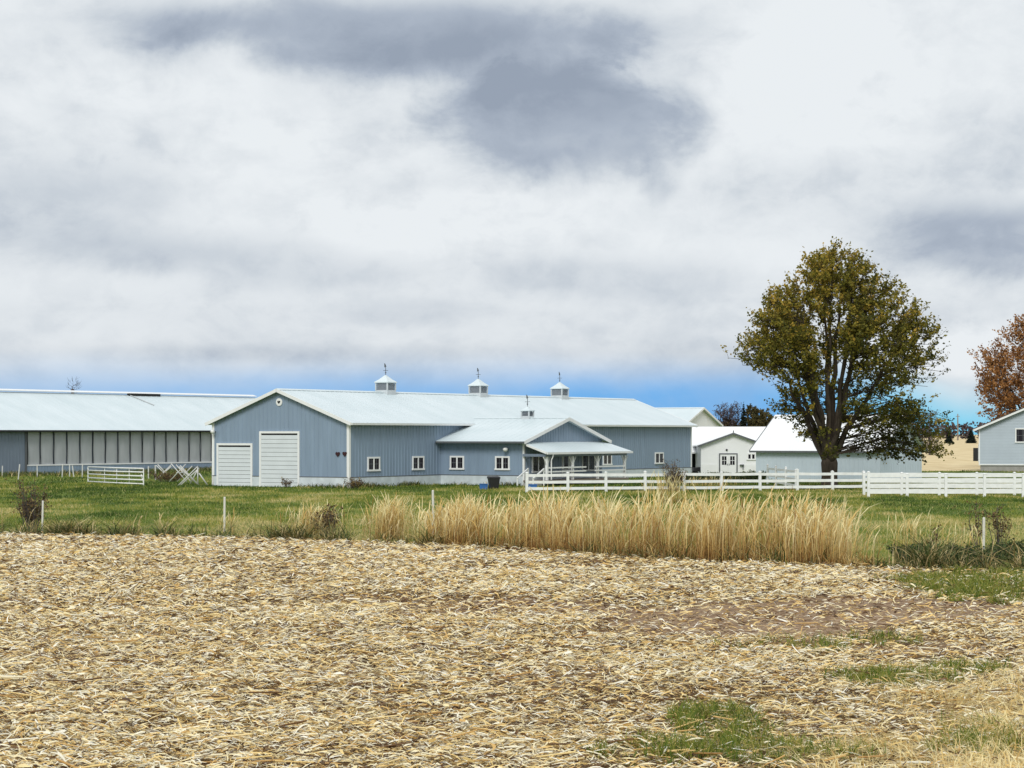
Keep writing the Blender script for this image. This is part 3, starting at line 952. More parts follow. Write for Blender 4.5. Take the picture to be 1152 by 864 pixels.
def gable_shed(name, label, cat, loc, rz, L, W, HE, HR, wallm, roofm, step=.4, ov=.4, trim='trim', wall_ribs=True):
    """Gabled metal building: local x along the ridge, local y across; eave wall at y=0."""
    root = thing(name, label, cat, loc, rz)
    sl = (HR - HE) / (W / 2); T = .13
    b = MB(); prof = [(0, 0), (W, 0), (W, HE - T), (W / 2, HR - T), (0, HE - T)]
    b.loft([(0, y, z) for y, z in prof], [(L, y, z) for y, z in prof])
    if wall_ribs:
        ribs(b, (0, 0), (L, 0), lambda s: HE - T, (0, -1), step)
        tp = lambda y: HE + sl * (y if y < W / 2 else W - y) - T - .02
        ribs(b, (L, 0), (L, W), tp, (1, 0), step); ribs(b, (0, 0), (0, W), tp, (-1, 0), step)
    b.build('wall', wallm, root)
    b = MB()
    for side in (0, 1):
        yy = lambda d: (d if side == 0 else W - d)
        pts = [(-ov, yy(-ov), HE - sl * ov), (L + ov, yy(-ov), HE - sl * ov), (L + ov, W / 2, HR), (-ov, W / 2, HR)]
        b.slab(pts if not side else pts[::-1], T)
        roof_ribs(b, -ov, L + ov, lambda s: ((s, yy(-ov + .02), HE - sl * ov), (s, yy(W / 2 - .1), HR - sl * .1)), .6)
    roof = b.build('roof', roofm, root)
    b = MB()
    for dy in (-1, 1):
        b.slab([(-ov, W / 2, HR + .05), (L + ov, W / 2, HR + .05), (L + ov, W / 2 + dy * .25, HR + .05 - sl * .25), (-ov, W / 2 + dy * .25, HR + .05 - sl * .25)][::dy], .03)
    b.build('ridge_cap', roofm, roof)
    for x in (-ov - .03, L + ov + .03):
        b = MB()
        for y in (-ov, W + ov):
            b.bar((x, y, HE - sl * ov - .09), (x, W / 2, HR - .09), .05, .22)
        b.build('rake_trim', M[trim], roof)
    b = MB(); b.box(-ov, L + ov, -ov - .06, -ov - .003, HE - sl * ov - .17, HE - sl * ov - .01); b.build('fascia', M[trim], roof)
    return root


RG = ROT - pi / 2                             # direction across the barns, to the right and towards the road
# pale ribbed barn behind the big maple
c0 = (31.05 - .85 * 11.5, 180 + .526 * 11.5, 0)
shed = gable_shed('metal_shed', 'white roofed pale grey metal barn behind the big maple', 'shed', c0, RG, 11.5, 9.7, 2.78, 5.65, M['pale_wall'], M['roof_white'], trim='grey')  # dark trim colour stands in for the shadow line under the eave
# far white barn whose gable tops the end of the blue barn
ap = (23.5, 265.0)
o0 = (ap[0] - UX * 4.9 - .85 * 26, ap[1] - UY * 4.9 + .526 * 26, 0)
gable_shed('far_white_barn', 'white barn far off whose gable peak shows over the right end of the blue barn', 'barn', o0, RG, 26, 9.8, 5.23, 7.25, M['white_wall'], M['roof'])


def white_house():
    root = thing('white_workshop', 'low white building with double glazed doors under its small front gable', 'building', (0, 206, 0), 0)
    # main block, ridge along x; open bay at its left
    x0, x1 = 16.6, 26.2; y0, y1 = 4.6, 15.0; he, hr = 2.38, 4.72; ym = (y0 + y1) / 2; sl = (hr - he) / (ym - y0); T = .12
    b = MB()
    prof = [(y0, 0), (y1, 0), (y1, he - T), (ym, hr - T), (y0, he - T)]
    b.loft([(18.9, y, z) for y, z in prof], [(x1, y, z) for y, z in prof])
    b.box(x0, 18.9 - .002, y0 + 3.2, y0 + 3.4, 0, he + .9)
    b.box(x0, x0 + .2, y0, y0 + .2, 0, he - T); b.box(x0, 18.9, y0 - .003, y0 + .1, he - T - .22, he - T - .02)
    b.build('wall', M['white_wall'], root)
    b = MB(); b.box(x0 + .01, 18.88, y0 + 3.1, y0 + 3.198, 0, he + .5); b.build('bay_shade_panel', M['dark'], root)  # near-black sheet painted for the shade inside the open bay
    b = MB()
    for s in (-1, 1):
        ye = y0 - .4 if s < 0 else y1 + .4
        pts = [(x0 - .4, ye, he - sl * .4), (x1 + .4, ye, he - sl * .4), (x1 + .4, ym, hr), (x0 - .4, ym, hr)]
        b.slab(pts if s < 0 else pts[::-1], T)
        roof_ribs(b, x0 - .4, x1 + .4, lambda q: ((q, ye, he - sl * .4), (q, ym + s * .1, hr - sl * .1)), .6)
    roof = b.build('roof', M['roof_white'], root)
    b = MB(); b.box(x0 - .4, 18.0, y0 - .46, y0 - .403, he - sl * .4 - .15, he - sl * .4 - .01); b.build('fascia', M['trim'], roof)
    # front gable
    gx0, gx1 = at(788.5, 206)[0], at(861, 206)[0]; gm = (gx0 + gx1) / 2; ge, gr = 2.98, 4.10; gs = (gr - ge) / (gm - gx0)
    b = MB(); prof = [(gx0, 0), (gx1, 0), (gx1, ge - T), (gm, gr - T), (gx0, ge - T)]
    b.loft([(x, 0, z) for x, z in prof], [(x, 6.0, z) for x, z in prof])
    f = Face((gx0, 0), (1, 0), (0, -1)); Wd = gx1 - gx0
    for i in range(1, int(Wd / .3)):
        pass
    b.build('gable_wall', M['white_wall'], root)
    b = MB()
    for s in (-1, 1):
        xe = gm + s * (gm - gx0 + .35); ze = ge - gs * .35
        pts = [(xe, -.35, ze), (gm, -.35, gr), (gm, 9.0, gr), (xe, 9.0, ze)]
        b.slab(pts if s > 0 else pts[::-1], .10)
        roof_ribs(b, -.3, 8.8, lambda q: ((xe, q, ze), (gm + s * .1, q, gr - gs * .1)), .6)
    rf = b.build('gable_roof', M['roof_white'], root)
    b = MB()
    for s in (-1, 1):
        b.bar((gm + s * (gm - gx0 + .35), -.38, ge - gs * .35 - .07), (gm, -.38, gr - .07), .05, .16)
    b.build('rake_trim', M['grey'], rf)  # dark colour stands in for the shadow line below the gable roof
    # double doors
    dx = at(819.3, 206)[0] - gx0
    for a0, a1 in ((0, dx - .91), (dx + .91, Wd)):
        b = MB(); f.box(b, a0, a1, .02, 1.05, .002, .04); b.build('wainscot', M['trim'], root)
    for s in (-1, 1):
        b = MB(); a0, a1 = (dx - .78, dx - .01) if s < 0 else (dx + .01, dx + .78)
        f.box(b, a0, a1, .05, 2.0, .004, .05)
        d = b.build('door', M['trim'], root)
        b = MB(); f.box(b, a0 + .17, a1 - .17, 1.0, 1.83, .05, .058); b.build('pane', M['glass'], d)
        b = MB(); c = (a0 + a1) / 2; f.box(b, c - .02, c + .02, 1.0, 1.83, .058, .066); f.box(b, a0 + .17, a1 - .17, 1.4, 1.44, .058, .064); b.build('muntin', M['trim'], d)
        b = MB(); f.box(b, (a1 - .1) if s < 0 else a0 + .04, (a1 - .04) if s < 0 else a0 + .1, .95, 1.12, .05, .09); b.build('handle', M['grey'], d)
    b = MB(); f.box(b, dx - .9, dx - .785, 0.02, 2.12, .0, .07); f.box(b, dx + .785, dx + .9, .02, 2.12, .0, .07); f.box(b, dx - .785, dx + .785, 2.005, 2.12, 0, .07); b.build('door_frame', M['grey'], root)
    window(root, f, at(845.3, 206)[0] - gx0, .86, 1.46, 2.14, muntin=False)
    b = MB(); c = f.p(at(817.5, 206)[0] - gx0, 2.45, .0); b.lathe([(.10, 0), (.10, -.1), (.05, -.16)], c, 10, 'y'); b.build('wall_lamp', M['black'], root)
    b = MB(); f.box(b, dx + 1.1, dx + 1.5, .95, 1.05, .04, .3); f.box(b, dx + 1.38, dx + 1.46, .55, .95, .042, .14); b.build('mailbox', M['grey'], root)
    b = MB(); b.bar((gm, -.3, gr), (gm, -.3, gr + .22), .09); b.build('finial', M['grey'], rf)


white_house()


def right_house():
    d = 226.0
    x0 = at(1101.5, d)[0]; W = 13.0
    root = thing('house', 'pale blue house with lap siding and white trim cut by the right edge', 'house', (x0, d, 0), R(-13.2))
    zs, he = .80, 4.62; hr = he + .43 * W / 2; sl = .43; T = .2
    b = MB(); b.loft([(0, 0, zs), (W, 0, zs), (W, 0, he), (W / 2, 0, hr), (0, 0, he)], [(0, 12, zs), (W, 12, zs), (W, 12, he), (W / 2, 12, hr), (0, 12, he)])
    z = zs
    while z < hr - .2:                      # lap boards on the front
        lo = 0.02 if z < he else (z + .16 - he) / sl + .02
        if W - 2 * lo > .1:
            b.loft([(lo, -.03, z), (W - lo, -.03, z), (W - lo, 0, z), (lo, 0, z)], [(lo, -.008, z + .155), (W - lo, -.008, z + .155), (W - lo, 0, z + .155), (lo, 0, z + .155)])
        z += .16
    b.build('wall', M['house_wall'], root)
    b = MB(); b.box(.12, W - .12, .1, 11.9, 0, zs - .003); b.build('foundation', M['concrete'], root)
    b = MB(); b.box(-.04, W + .04, -.045, .0, zs - .13, zs - .002); b.build('skirt_board', M['trim'], root)
    b = MB(); b.box(-.03, .10, -.05, .1, zs, he - .05); b.build('corner_trim', M['trim'], root)
    f = Face((0, 0), (1, 0), (0, -1))
    window(root, f, at(1146.5, d)[0] - x0, 1.05, 3.05, 4.6, mullion=False, muntin=True, e=.03)
    window(root, f, 8.6, 1.05, 3.05, 4.6, mullion=False, muntin=True, e=.03)
    b = MB(); ov = .6
    for s in (-1, 1):
        xe = W / 2 + s * (W / 2 + ov); ze = he - sl * ov
        pts = [(xe, -.5, ze + T), (W / 2, -.5, hr + T), (W / 2, 12.5, hr + T), (xe, 12.5, ze + T)]
        b.slab(pts if s > 0 else pts[::-1], T - .01)
    roof = b.build('roof', M['shingle'], root)
    b = MB()
    for s in (-1, 1):
        b.bar((W / 2 + s * (W / 2 + ov), -.53, he - sl * ov - .02), (W / 2, -.53, hr - .02), .05, .20)
    b.build('rake_trim', M['trim'], roof)
    b = MB(); b.box(-.62, -.03, .3, .9, 1.1, 2.5); b.build('meter_cabinet', M['black'], root)
    b = MB(); b.box(-.10, -.029, .25, .299, 1.0, 2.9); b.build('conduit', M['trim'], root)


right_house()

# ------------------------------------------------------------------ fences and gate


def board_fence(name, label, posts, ptops, rails, rh, pw=.15):
    """posts: ground points; rails: heights; each post and each rail run is a part."""
    root = thing(name, label, 'fence', (posts[0][0], posts[0][1], 0))
    o = np.array(posts[0][:2])
    P = [np.array(p[:2]) - o for p in posts]
    for p, h in zip(P, ptops):
        d = P[-1] - P[0]; d = d / np.linalg.norm(d); n = np.array((-d[1], d[0])); k = pw / 2
        c = [p - d * k - n * k, p + d * k - n * k, p + d * k + n * k, p - d * k + n * k]
        lx, ly = random.gauss(0, .012), random.gauss(0, .012)
        b = MB(); b.loft([(q[0], q[1], 0) for q in c], [(q[0] + lx, q[1] + ly, h) for q in c])
        c = [q + np.array((lx, ly)) for q in c]; p = p + np.array((lx, ly))
        cc = [p + (q - p) * 1.18 for q in c]; tip = [p + (q - p) * .1 for q in c]
        b.loft([(q[0], q[1], h) for q in cc], [(q[0], q[1], h + .03) for q in cc]); b.loft([(q[0], q[1], h + .03) for q in cc], [(q[0], q[1], h + .09) for q in tip])
        b.build('post', M['vinyl'], root)
    for a, c in zip(P[:-1], P[1:]):
        dd = (c - a) / np.linalg.norm(c - a)
        a2 = a + dd * (pw / 2 + .001); c2 = c - dd * (pw / 2 + .001)
        for z in rails:
            j, k = random.uniform(-.018, .018), random.uniform(-.018, .018)
            mid = (a2 + c2) / 2; sg = random.uniform(0, .014)
            b = MB(); b.bar((a2[0], a2[1], z + j), (mid[0], mid[1], z + (j + k) / 2 - sg), .05, rh); b.bar((mid[0], mid[1], z + (j + k) / 2 - sg), (c2[0], c2[1], z + k), .05, rh)
            b.build('rail', M['vinyl'], root)
    return root


px3 = [592.5, 638.7, 681.7, 725.8, 769.3, 811.5, 855, 897, 936.5, 971.5]
d3 = np.interp(px3, [592, 971], [145.5, 151.5])
board_fence('board_fence', 'white three-rail board fence between the tall dry grass and the porch', [at(p, d) for p, d in zip(px3, d3)],
            [1.32, 1.30, 1.32, 1.36, 1.32, 1.28, 1.32, 1.46, 1.32, 1.3], (.26, .70, 1.17), .19, .17)
f4 = [at(977 + 43.5 * i, 134.6) for i in range(6)]
board_fence('board_fence', 'nearer of the two white four-rail fences in front of the pale blue house', f4, [1.56] + [1.44] * 5, (.33, .68, 1.02, 1.36), .20, .17)
f5 = [at(972 + 42.3 * i, 138.5) for i in range(7)]
board_fence('board_fence', 'rear of the two white four-rail fences, its posts just behind the nearer one', f5, [1.44] * 7, (.33, .68, 1.02, 1.36), .20, .16)
fr = [np.array(at(896, 152.5)), np.array(at(863.5, 168))]
board_fence('board_fence', 'short white fence run angling back from the tall post beside the maple', [fr[0] + (fr[1] - fr[0]) * t for t in (0.02, .35, .68, 1)],
            [1.40, 1.5, 1.5, 1.55], (.30, .76, 1.28), .17, .14)


def pipe_gate():
    p0 = np.array(at(99, 172)); p1 = np.array(at(161.5, 163.5))
    root = thing('farm_gate', 'white metal tube farm gate standing in front of the curtain sided barn', 'gate', tuple(p0), math.atan2(p1[1] - p0[1], p1[0] - p0[0]))
    L = float(np.linalg.norm(p1 - p0))
    b = MB(); H = 1.36
    for x, zb in ((0, .12), (L, .02)):
        b = MB(); b.tube([(x, 0, zb), (x, 0, H)], .045, 8)
        b.build('end_post', M['vinyl'], root)
    for i, z in enumerate((.16, .46, .76, 1.06, 1.34)):
        b = MB(); b.tube([(0.04, 0, z), (L * .5, 0, z - .02), (L - .04, 0, z)], .05, 8); b.build('bar', M['vinyl'], root, True)
    for x in (L * .3, L * .52, L * .74):
        b = MB(); b.tube([(x, .05, .14), (x, .05, H - .02)], .028, 6); b.build('upright', M['vinyl'], root, True)
    b = MB(); b.tube([(L - .05, .03, .2), (L - .5, .03, .9)], .03, 6); b.build('brace', M['vinyl'], root, True)
    return root


pipe_gate()


def post(name, label, px, d, h, r, m, lean=0.0, group=None):
    b = MB()
    b.lathe([(r, 0), (r, h - .03), (r * .6, h)], (0, 0, 0), 8)
    o = b.build(name, m, None, False)
    o.location = at(px, d); o.rotation_euler = (0, lean, 0)
    return tag(o, label, 'fence post', group)


grp = 'white posts in front of the curtain sided barn'
rows = [(2.5, 200, 1.0, .02), (20.5, 186, 1.35, .10), (42, 197, 1.15, -.02), (70, 196, 1.2, .03), (78.3, 198, 1.1, 0), (83, 198, 1.05, -.12), (92.5, 196, 1.25, .02), (167, 190, 1.1, 0), (175, 184, 1.3, -.02)]
words_ = ['thin white post furthest left, against the grey siding', 'leaning white post second from the left edge before the barn', 'white post in front of the first pale curtain from the left',
          'white post left of the closely set pair before the barn', 'upright white post of the closely set pair', 'leaning white post of the closely set pair', 'white post just left of the tube farm gate',
          'short white post just right of the tube farm gate', 'white post between the tube gate and the crossed white poles']
for (px, d, h, ln), wl in zip(rows, words_):
    post('fence_post', wl, px, d, h, .055, M['old_white'], ln, grp)
grp2 = 'pale stakes along the edge of the stubble field'
stake = mat('pale_stake', (0.72, 0.70, 0.64), .7, .08, 4)
post('fence_stake', 'pale stake beside the brown weed bush at the left', 47.5, 85.6, 1.32, .04, stake, .02, grp2)
post('fence_stake', 'pale stake alone in the grass left of the dry grass clumps', 252.3, 86.0, 1.46, .045, stake, .01, grp2)
post('fence_stake', 'pale stake at the left end of the tall dry grass', 487.5, 81.5, 1.85, .045, stake, -.01, grp2)
post('fence_stake', 'pale stake at the right among the dark weeds', 1106.5, 69.5, 1.28, .045, stake, .01, grp2)


def trestle(px, d, s, rz, label, tilt=1.0):
    root = thing('pole_trestle', label, 'trestle', at(px, d), rz, 'crossed white poles by the barn corner')
    for i, (a, c) in enumerate((((-.75, 0, 0), (.62, .05, 1.35)), ((.72, .12, 0), (-.6, .1, 1.4)), ((-.55, .95, 0), (.75, .9, 1.2)), ((.7, .85, 0), (-.62, 1.0, 1.3)))):
        b = MB(); b.tube([tuple(np.array(a) * s), tuple((np.array(a) + np.array(c)) * .5 * s), tuple(np.array(c) * s)], .042, 6)
        b.build('pole', M['old_white'], root, True)
    b = MB(); b.tube([(0.02, -.2 * s, .72 * s), (.03, 1.2 * s, .70 * s)], .05, 6); b.build('cross_bar', M['old_white'], root, True)
    return root


trestle(185, 186, .95, .3, 'smallest crossed white pole trestle, furthest from the barn corner')
trestle(200, 176, 1.1, -.3, 'crossed white pole trestle in the middle of the three')
trestle(212.5, 164, 1.12, .2, 'largest crossed white pole trestle, nearest the barn corner')
root = thing('propped_poles', 'upright white pole with one slanting pole beside the barn corner', 'poles', at(222.5, 165))
b = MB(); b.tube([(0, 0, 0), (0, .02, 1.4)], .055, 6); b.build('pole', M['old_white'], root, True)
b = MB(); b.tube([(.1, 0, .95), (.78, -.1, .02)], .055, 6); b.build('pole', M['old_white'], root, True)
b = MB(); b.tube([(-.02, .02, 1.2), (-.6, .2, .15)], .05, 6); b.build('pole', M['old_white'], root, True)

# ------------------------------------------------------------------ yard objects


def trash_bin():
    root = thing('wheeled_bin', 'black wheeled rubbish bin standing by the blue barn wing', 'bin', at(555.5, 152.5), R(12))
    b = MB(); b.loft([(-.3, -.27, .08), (.3, -.27, .08), (.3, .27, .08), (-.3, .27, .08)], [(-.39, -.36, .86), (.39, -.36, .86), (.39, .36, .86), (-.39, .36, .86)])
    b.box(-.42, .42, -.39, .39, .80, .86)
    b.build('body', M['black'], root, bevel=.02)
    b = MB(); b.loft([(-.43, -.40, .865), (.43, -.40, .865), (.43, .42, .865), (-.43, .42, .865)], [(-.38, -.33, .94), (.38, -.33, .94), (.38, .38, .97), (-.38, .38, .97)]); b.build('lid', M['black'], root, bevel=.015)
    b = MB(); b.tube([(-.33, .46, .88), (.33, .46, .88)], .02, 8); b.build('handle', M['black'], root)
    for s in (-1, 1):
        b = MB(); b.lathe([(.04, -.03), (.12, -.03), (.12, .03), (.04, .03)], (s * .30, .30, .12), 16, 'x'); b.build('wheel', M['rubber'], root)


trash_bin()


def crate(name, label, px, d, w, h, rz):
    root = thing(name, label, 'tub', at(px, d), rz)
    k = w / 2
    b = MB(); t = .03
    for (x0, x1, y0, y1) in ((-k, k, -k * .7, -k * .7 + t), (-k, k, k * .7 - t, k * .7), (-k, -k + t, -k * .7 + t, k * .7 - t), (k - t, k, -k * .7 + t, k * .7 - t)):
        b.box(x0, x1, y0, y1, .03, h)
    b.box(-k + .01, k - .01, -k * .7 + .01, k * .7 - .01, 0, .03)
    b.build('tub_body', M['blue'], root)
    b = MB(); e = k + .03
    for (x0, x1, y0, y1) in ((-e, e, -k * .7 - .03, -k * .7 - .001), (-e, e, k * .7 + .001, k * .7 + .03), (-e, -k - .001, -k * .7, k * .7), (k + .001, e, -k * .7, k * .7)):
        b.box(x0, x1, y0, y1, h - .05, h)
    b.build('rim', M['blue'], root)


crate('plastic_tub', 'blue plastic tub on the grass left of the black bin', 544, 153, .55, .42, .1)
crate('plastic_tub', 'blue plastic tub behind the left end of the board fence', 599, 150, .6, .45, .05)
c_ = at(599, 150)
bpy.data.objects['plastic_tub.001'].location.z = 0.0


def tractor():
    root = thing('lawn_tractor', 'small dark lawn tractor parked in front of the open bay', 'tractor', at(789, 207), R(200))
    b = MB(); b.loft([(.1, -.3, .35), (1.0, -.25, .35), (1.0, .25, .35), (.1, .3, .35)], [(.15, -.27, .78), (.9, -.2, .72), (.9, .2, .72), (.15, .27, .78)]); b.build('hood', M['black'], root, bevel=.04)
    b = MB(); b.box(-.75, .1, -.22, .22, .3, .48); b.build('chassis', M['dark'], root)
    b = MB(); b.box(-.65, -.2, -.22, .22, .50, .60); b.box(-.72, -.62, -.22, .22, .58, .95); b.build('seat', M['black'], root, bevel=.03)
    b = MB(); b.tube([(.1, 0, .7), (-.02, 0, .98)], .02, 6); b.lathe([(.12, -.015), (.16, 0), (.12, .015)], (-.03, 0, 1.0), 14); b.build('steering_wheel', M['black'], root)
    for x, r, w in ((-.5, .30, .13), (.75, .20, .10)):
        for s in (-1, 1):
            b = MB(); b.lathe([(r * .5, -w), (r * .9, -w), (r, -w * .5), (r, w * .5), (r * .9, w), (r * .5, w)], (x, s * .42, r), 18, 'y'); wo = b.build('wheel', M['rubber'], root, True)
            b = MB(); b.lathe([(r * .1, -w * .8), (r * .49, -w * .8), (r * .49, w * .8), (r * .1, w * .8)], (x, s * .42, r), 14, 'y'); b.build('rim', M['steel'], wo)


tractor()

# ------------------------------------------------------------------ trees


def leaf_quads(C, size, up=0.3, seed=1, aspect=0.75):
    """Diamond leaves at points C with random facing."""
    r = np.random.default_rng(seed); n = len(C)
    a = r.normal(size=(n, 3)); a[:, 2] = a[:, 2] * 0.7 + up
    a /= np.linalg.norm(a, axis=1)[:, None]
    q = r.normal(size=(n, 3)); b = np.cross(a, q); b /= np.linalg.norm(b, axis=1)[:, None]
    s = size * r.uniform(.6, 1.35, n)
    V = np.stack((C - a * s[:, None] * .5, C + b * s[:, None] * .5 * aspect, C + a * s[:, None] * .6, C - b * s[:, None] * .5 * aspect), 1).reshape(-1, 3)
    F = np.arange(n * 4).reshape(-1, 4)
    return V, F


def broadleaf(name, label, loc, env, trunk_r, fork_z, nlimb, nclust, leafn, leafsize, leafm, barkm, seed, group=None, twig=0.75, inner=0.42, tint=(0, 1), cat='tree', extra=(), clot=0.0, thin=None, tintf=None, kx=0.0):
    """env(z) -> (left radius, right radius); crown filled with twigs grown from upright limbs."""
    r = random.Random(seed); nr = np.random.default_rng(seed)
    root = thing(name, label, cat, loc, 0, group)
    zs = np.linspace(fork_z, env['top'], 60)
    Lr = lambda z: float(np.interp(z, env['zl'], env['l'])); Rr = lambda z: float(np.interp(z, env['zr'], env['r']))
    w = MB()
    fz = fork_z
    w.tube([(0, 0, -.1), (0, 0, .25), (.02, 0, fz * .45), (0, 0, fz * .8), (0, 0, fz * 1.12)], [trunk_r * 1.45, trunk_r * 1.1, trunk_r, trunk_r * 1.08, trunk_r * .7], 14)
    nodes = []
    top = env['top']
    for i in range(nlimb):
        a = 2 * pi * i / nlimb + r.uniform(-.3, .3)
        zt = r.uniform(.62, .95) * top if i % 3 else r.uniform(.5, .7) * top
        rad = (Rr(zt) if cos(a) > 0 else Lr(zt))
        rd = .5 * (Lr(zt) + Rr(zt))
        ex = (rad * cos(a) * .72, rd * sin(a) * .68)
        p0 = np.array((cos(a) * trunk_r * .45, sin(a) * trunk_r * .45, fz * r.uniform(.75, 1.0)))
        p3 = np.array((ex[0], ex[1], zt))
        p1 = p0 + np.array((ex[0] * .22, ex[1] * .22, (zt - fz) * .28)); p2 = p0 * .2 + p3 * .8 + np.array((ex[0] * .04, ex[1] * .04, -(zt - fz) * .12))
        pts = []; n = 12
        for k in range(n + 1):
            t = k / n
            p = (1 - t) ** 3 * p0 + 3 * t * (1 - t) ** 2 * p1 + 3 * t * t * (1 - t) * p2 + t ** 3 * p3
            if 0 < k: p = p + np.array([r.gauss(0, .09) for _ in range(3)])
            pts.append(p)
        rr = [trunk_r * .42 * (1 - t / n * .93) ** 1.05 + .012 for t in range(n + 1)]
        w.tube(pts, rr, 8)
        for k in range(1, n + 1):
            nodes.append((pts[k], rr[k]))
    # central leader
    pts = [np.array((0, 0, fz)) + np.array((kx * t, 0, 0)) + np.array((0, 0, (top * .93 - fz) * t)) + np.array([r.gauss(0, .15) * t, r.gauss(0, .15) * t, 0]) for t in np.linspace(0, 1, 12)]
    rr = [trunk_r * .5 * (1 - t * .95) + .01 for t in np.linspace(0, 1, 12)]
    w.tube(pts, rr, 8); nodes += [(p, q) for p, q in zip(pts[1:], rr[1:])]
    NP = np.array([n[0] for n in nodes]); NR = np.array([n[1] for n in nodes])
    # clusters
    C = []
    tries = 0
    zlo = min(env['zl'][0], env['zr'][0])
    while len(C) < nclust and tries < nclust * 60:
        tries += 1
        z = r.uniform(zlo, top)
        a = r.uniform(0, 2 * pi); q = r.random() ** inner
        rl, rr_ = Lr(z), Rr(z); m = .5 * (rl + rr_)
        if r.random() > (m / max(env['l'] + env['r'])) ** 1.4 + .05: continue
        lump = float(fbm(np.array([a * 2.2 + 9.0]), np.array([z * .55]), 1.0, seed + 3, 2)[0])
        q = min(q, 1.0) * (.66 + .68 * lump)
        if lump < clot and q > .4: continue
        x = q * cos(a) * (rr_ if cos(a) > 0 else rl); y = q * sin(a) * m
        if thin and r.random() < thin(x, y, z, q): continue
        C.append((x, y, z, q))
    C += list(extra)
    leaves = []; tints = []
    for (x, y, z, q) in C:
        tip = np.array((x, y, z))
        d = NP - tip
        cost = np.linalg.norm(d, axis=1) + np.where(NP[:, 2] > z - .1, 3.0, 0) + np.abs(np.linalg.norm(NP[:, :2], axis=1) > np.hypot(x, y) + .4) * 2.0
        j = int(np.argmin(cost)); s = NP[j]
        mid = (s + tip) / 2 + np.array((0, 0, np.linalg.norm(tip - s) * .10)) + np.array([r.gauss(0, .15) for _ in range(3)])
        br = min(NR[j] * .6, .034)
        w.tube([s, mid, tip], [br, br * .6, .014], 4, False)
        out = np.array((x, y, 0.0)); out = out / (np.linalg.norm(out) or 1)
        for k in range(5):
            f = r.uniform(.45, 1.0)
            p = s + (tip - s) * f if k else tip
            p = p + (mid - (s + tip) / 2) * 4 * f * (1 - f) * .5
            dv = out * r.uniform(.2, .9) + np.array((r.gauss(0, .32), r.gauss(0, .32), r.uniform(.35, 1.1) if z > top * .38 else r.uniform(-.7, .5)))
            dv /= np.linalg.norm(dv); ln = twig * r.uniform(.6, 1.4)
            e = p + dv * ln
            w.tube([p, e], [.014, .006], 3, False)
            nn = max(2, int(leafn * r.uniform(.5, 1.4)))
            t = nr.uniform(.15, 1.08, nn)[:, None]
            pts = p + (e - p) * t + nr.normal(0, .085 * twig / .75, (nn, 3))
            leaves.append(pts)
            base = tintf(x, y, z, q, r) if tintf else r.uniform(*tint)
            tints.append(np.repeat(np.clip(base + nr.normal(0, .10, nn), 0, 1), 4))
    w.build('trunk', barkm, root, True)
    if leafn > 0:
        LC = np.concatenate(leaves)
        V, F = leaf_quads(LC, leafsize, .25, seed)
        np_mesh('crown', V, F, leafm, np.concatenate(tints), root)
    return root


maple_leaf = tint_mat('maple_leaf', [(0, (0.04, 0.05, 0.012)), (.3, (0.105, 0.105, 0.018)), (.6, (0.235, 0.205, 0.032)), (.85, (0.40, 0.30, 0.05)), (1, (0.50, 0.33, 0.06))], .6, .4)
env = dict(top=17.3, zl=[2.5, 3.5, 5.2, 7.2, 9.6, 13.0, 15.4, 17.3], l=[.6, 1.4, 3.2, 4.7, 6.4, 5.2, 3.2, .2],
           zr=[2.2, 3.2, 5, 8.0, 10.5, 13.0, 15.7, 17.3], r=[5.8, 7.2, 7.6, 7.9, 7.1, 6.3, 3.8, 1.2])


def mthin(x, y, z, q):
    t = 0.0
    if z < 9.5 and q < .78: t = .82
    if z < 13 and q < .5: t = max(t, .6)
    if z < 5.5 and x < 2.5: t = max(t, .8)
    if 4 < z < 8 and x > 2 and q < .85: t = max(t, .6)
    if z < 4.2 and x < 5: t = max(t, .85)
    return t


def mlight_tint(x, y, z, q, r):
    return min(1, max(0, .44 + .030 * (z - 9) + r.gauss(0, .20) + (.08 if x < 0 else -.02)))  # light painted into the leaves: paler towards the top and the left


_r = random.Random(77)
droop = [(_r.gauss(7.2, .55), _r.gauss(-.6, 1.0), _r.uniform(2.3, 5.2), .95) for _ in range(17)] + [(_r.gauss(5.4, .5), _r.gauss(-.6, 1.0), _r.uniform(2.2, 3.6), .95) for _ in range(8)]
broadleaf('maple_tree', 'big broad maple with olive and gold leaves behind the white fence', at(933, 158), env, .58, 2.3, 15, 760, 15, .20, maple_leaf, M['bark'], 5, twig=.95, clot=.44, extra=droop, thin=mthin, tintf=mlight_tint, kx=.8)
rust = tint_mat('rust_leaf', [(0, (0.15, 0.065, 0.024)), (.5, (0.36, 0.17, 0.06)), (1, (0.54, 0.29, 0.11))], .6, .35)
env2 = dict(top=18.5, zl=[4, 6, 8, 10.5, 13, 15.5, 18.5], l=[3.5, 6.0, 7.2, 6.8, 7.6, 4.0, .4], zr=[4, 6, 8, 11, 14, 16.5, 18.5], r=[4, 6.5, 7, 7.2, 6.0, 3.6, .4])
broadleaf('maple_tree', 'rust red leaved tree rising behind the pale blue house', at(1166, 252), env2, .42, 3.2, 9, 620, 9, .27, rust, M['bark_red'], 21, twig=1.1, inner=.5, thin=lambda x, y, z, q: .45 if q < .7 else .1)

bare_env = dict(top=11.8, zl=[8.2, 9.5, 10.5, 11.8], l=[.6, 1.0, 1.3, .7], zr=[8.2, 9.5, 10.5, 11.8], r=[.6, .9, 1.3, .8])
broadleaf('bare_tree', 'small bare tree whose top shows over the curtain barn roof', at(81.5, 300), bare_env, .22, 9.2, 6, 22, 0, .1, None, M['twig'], 33, twig=.5)


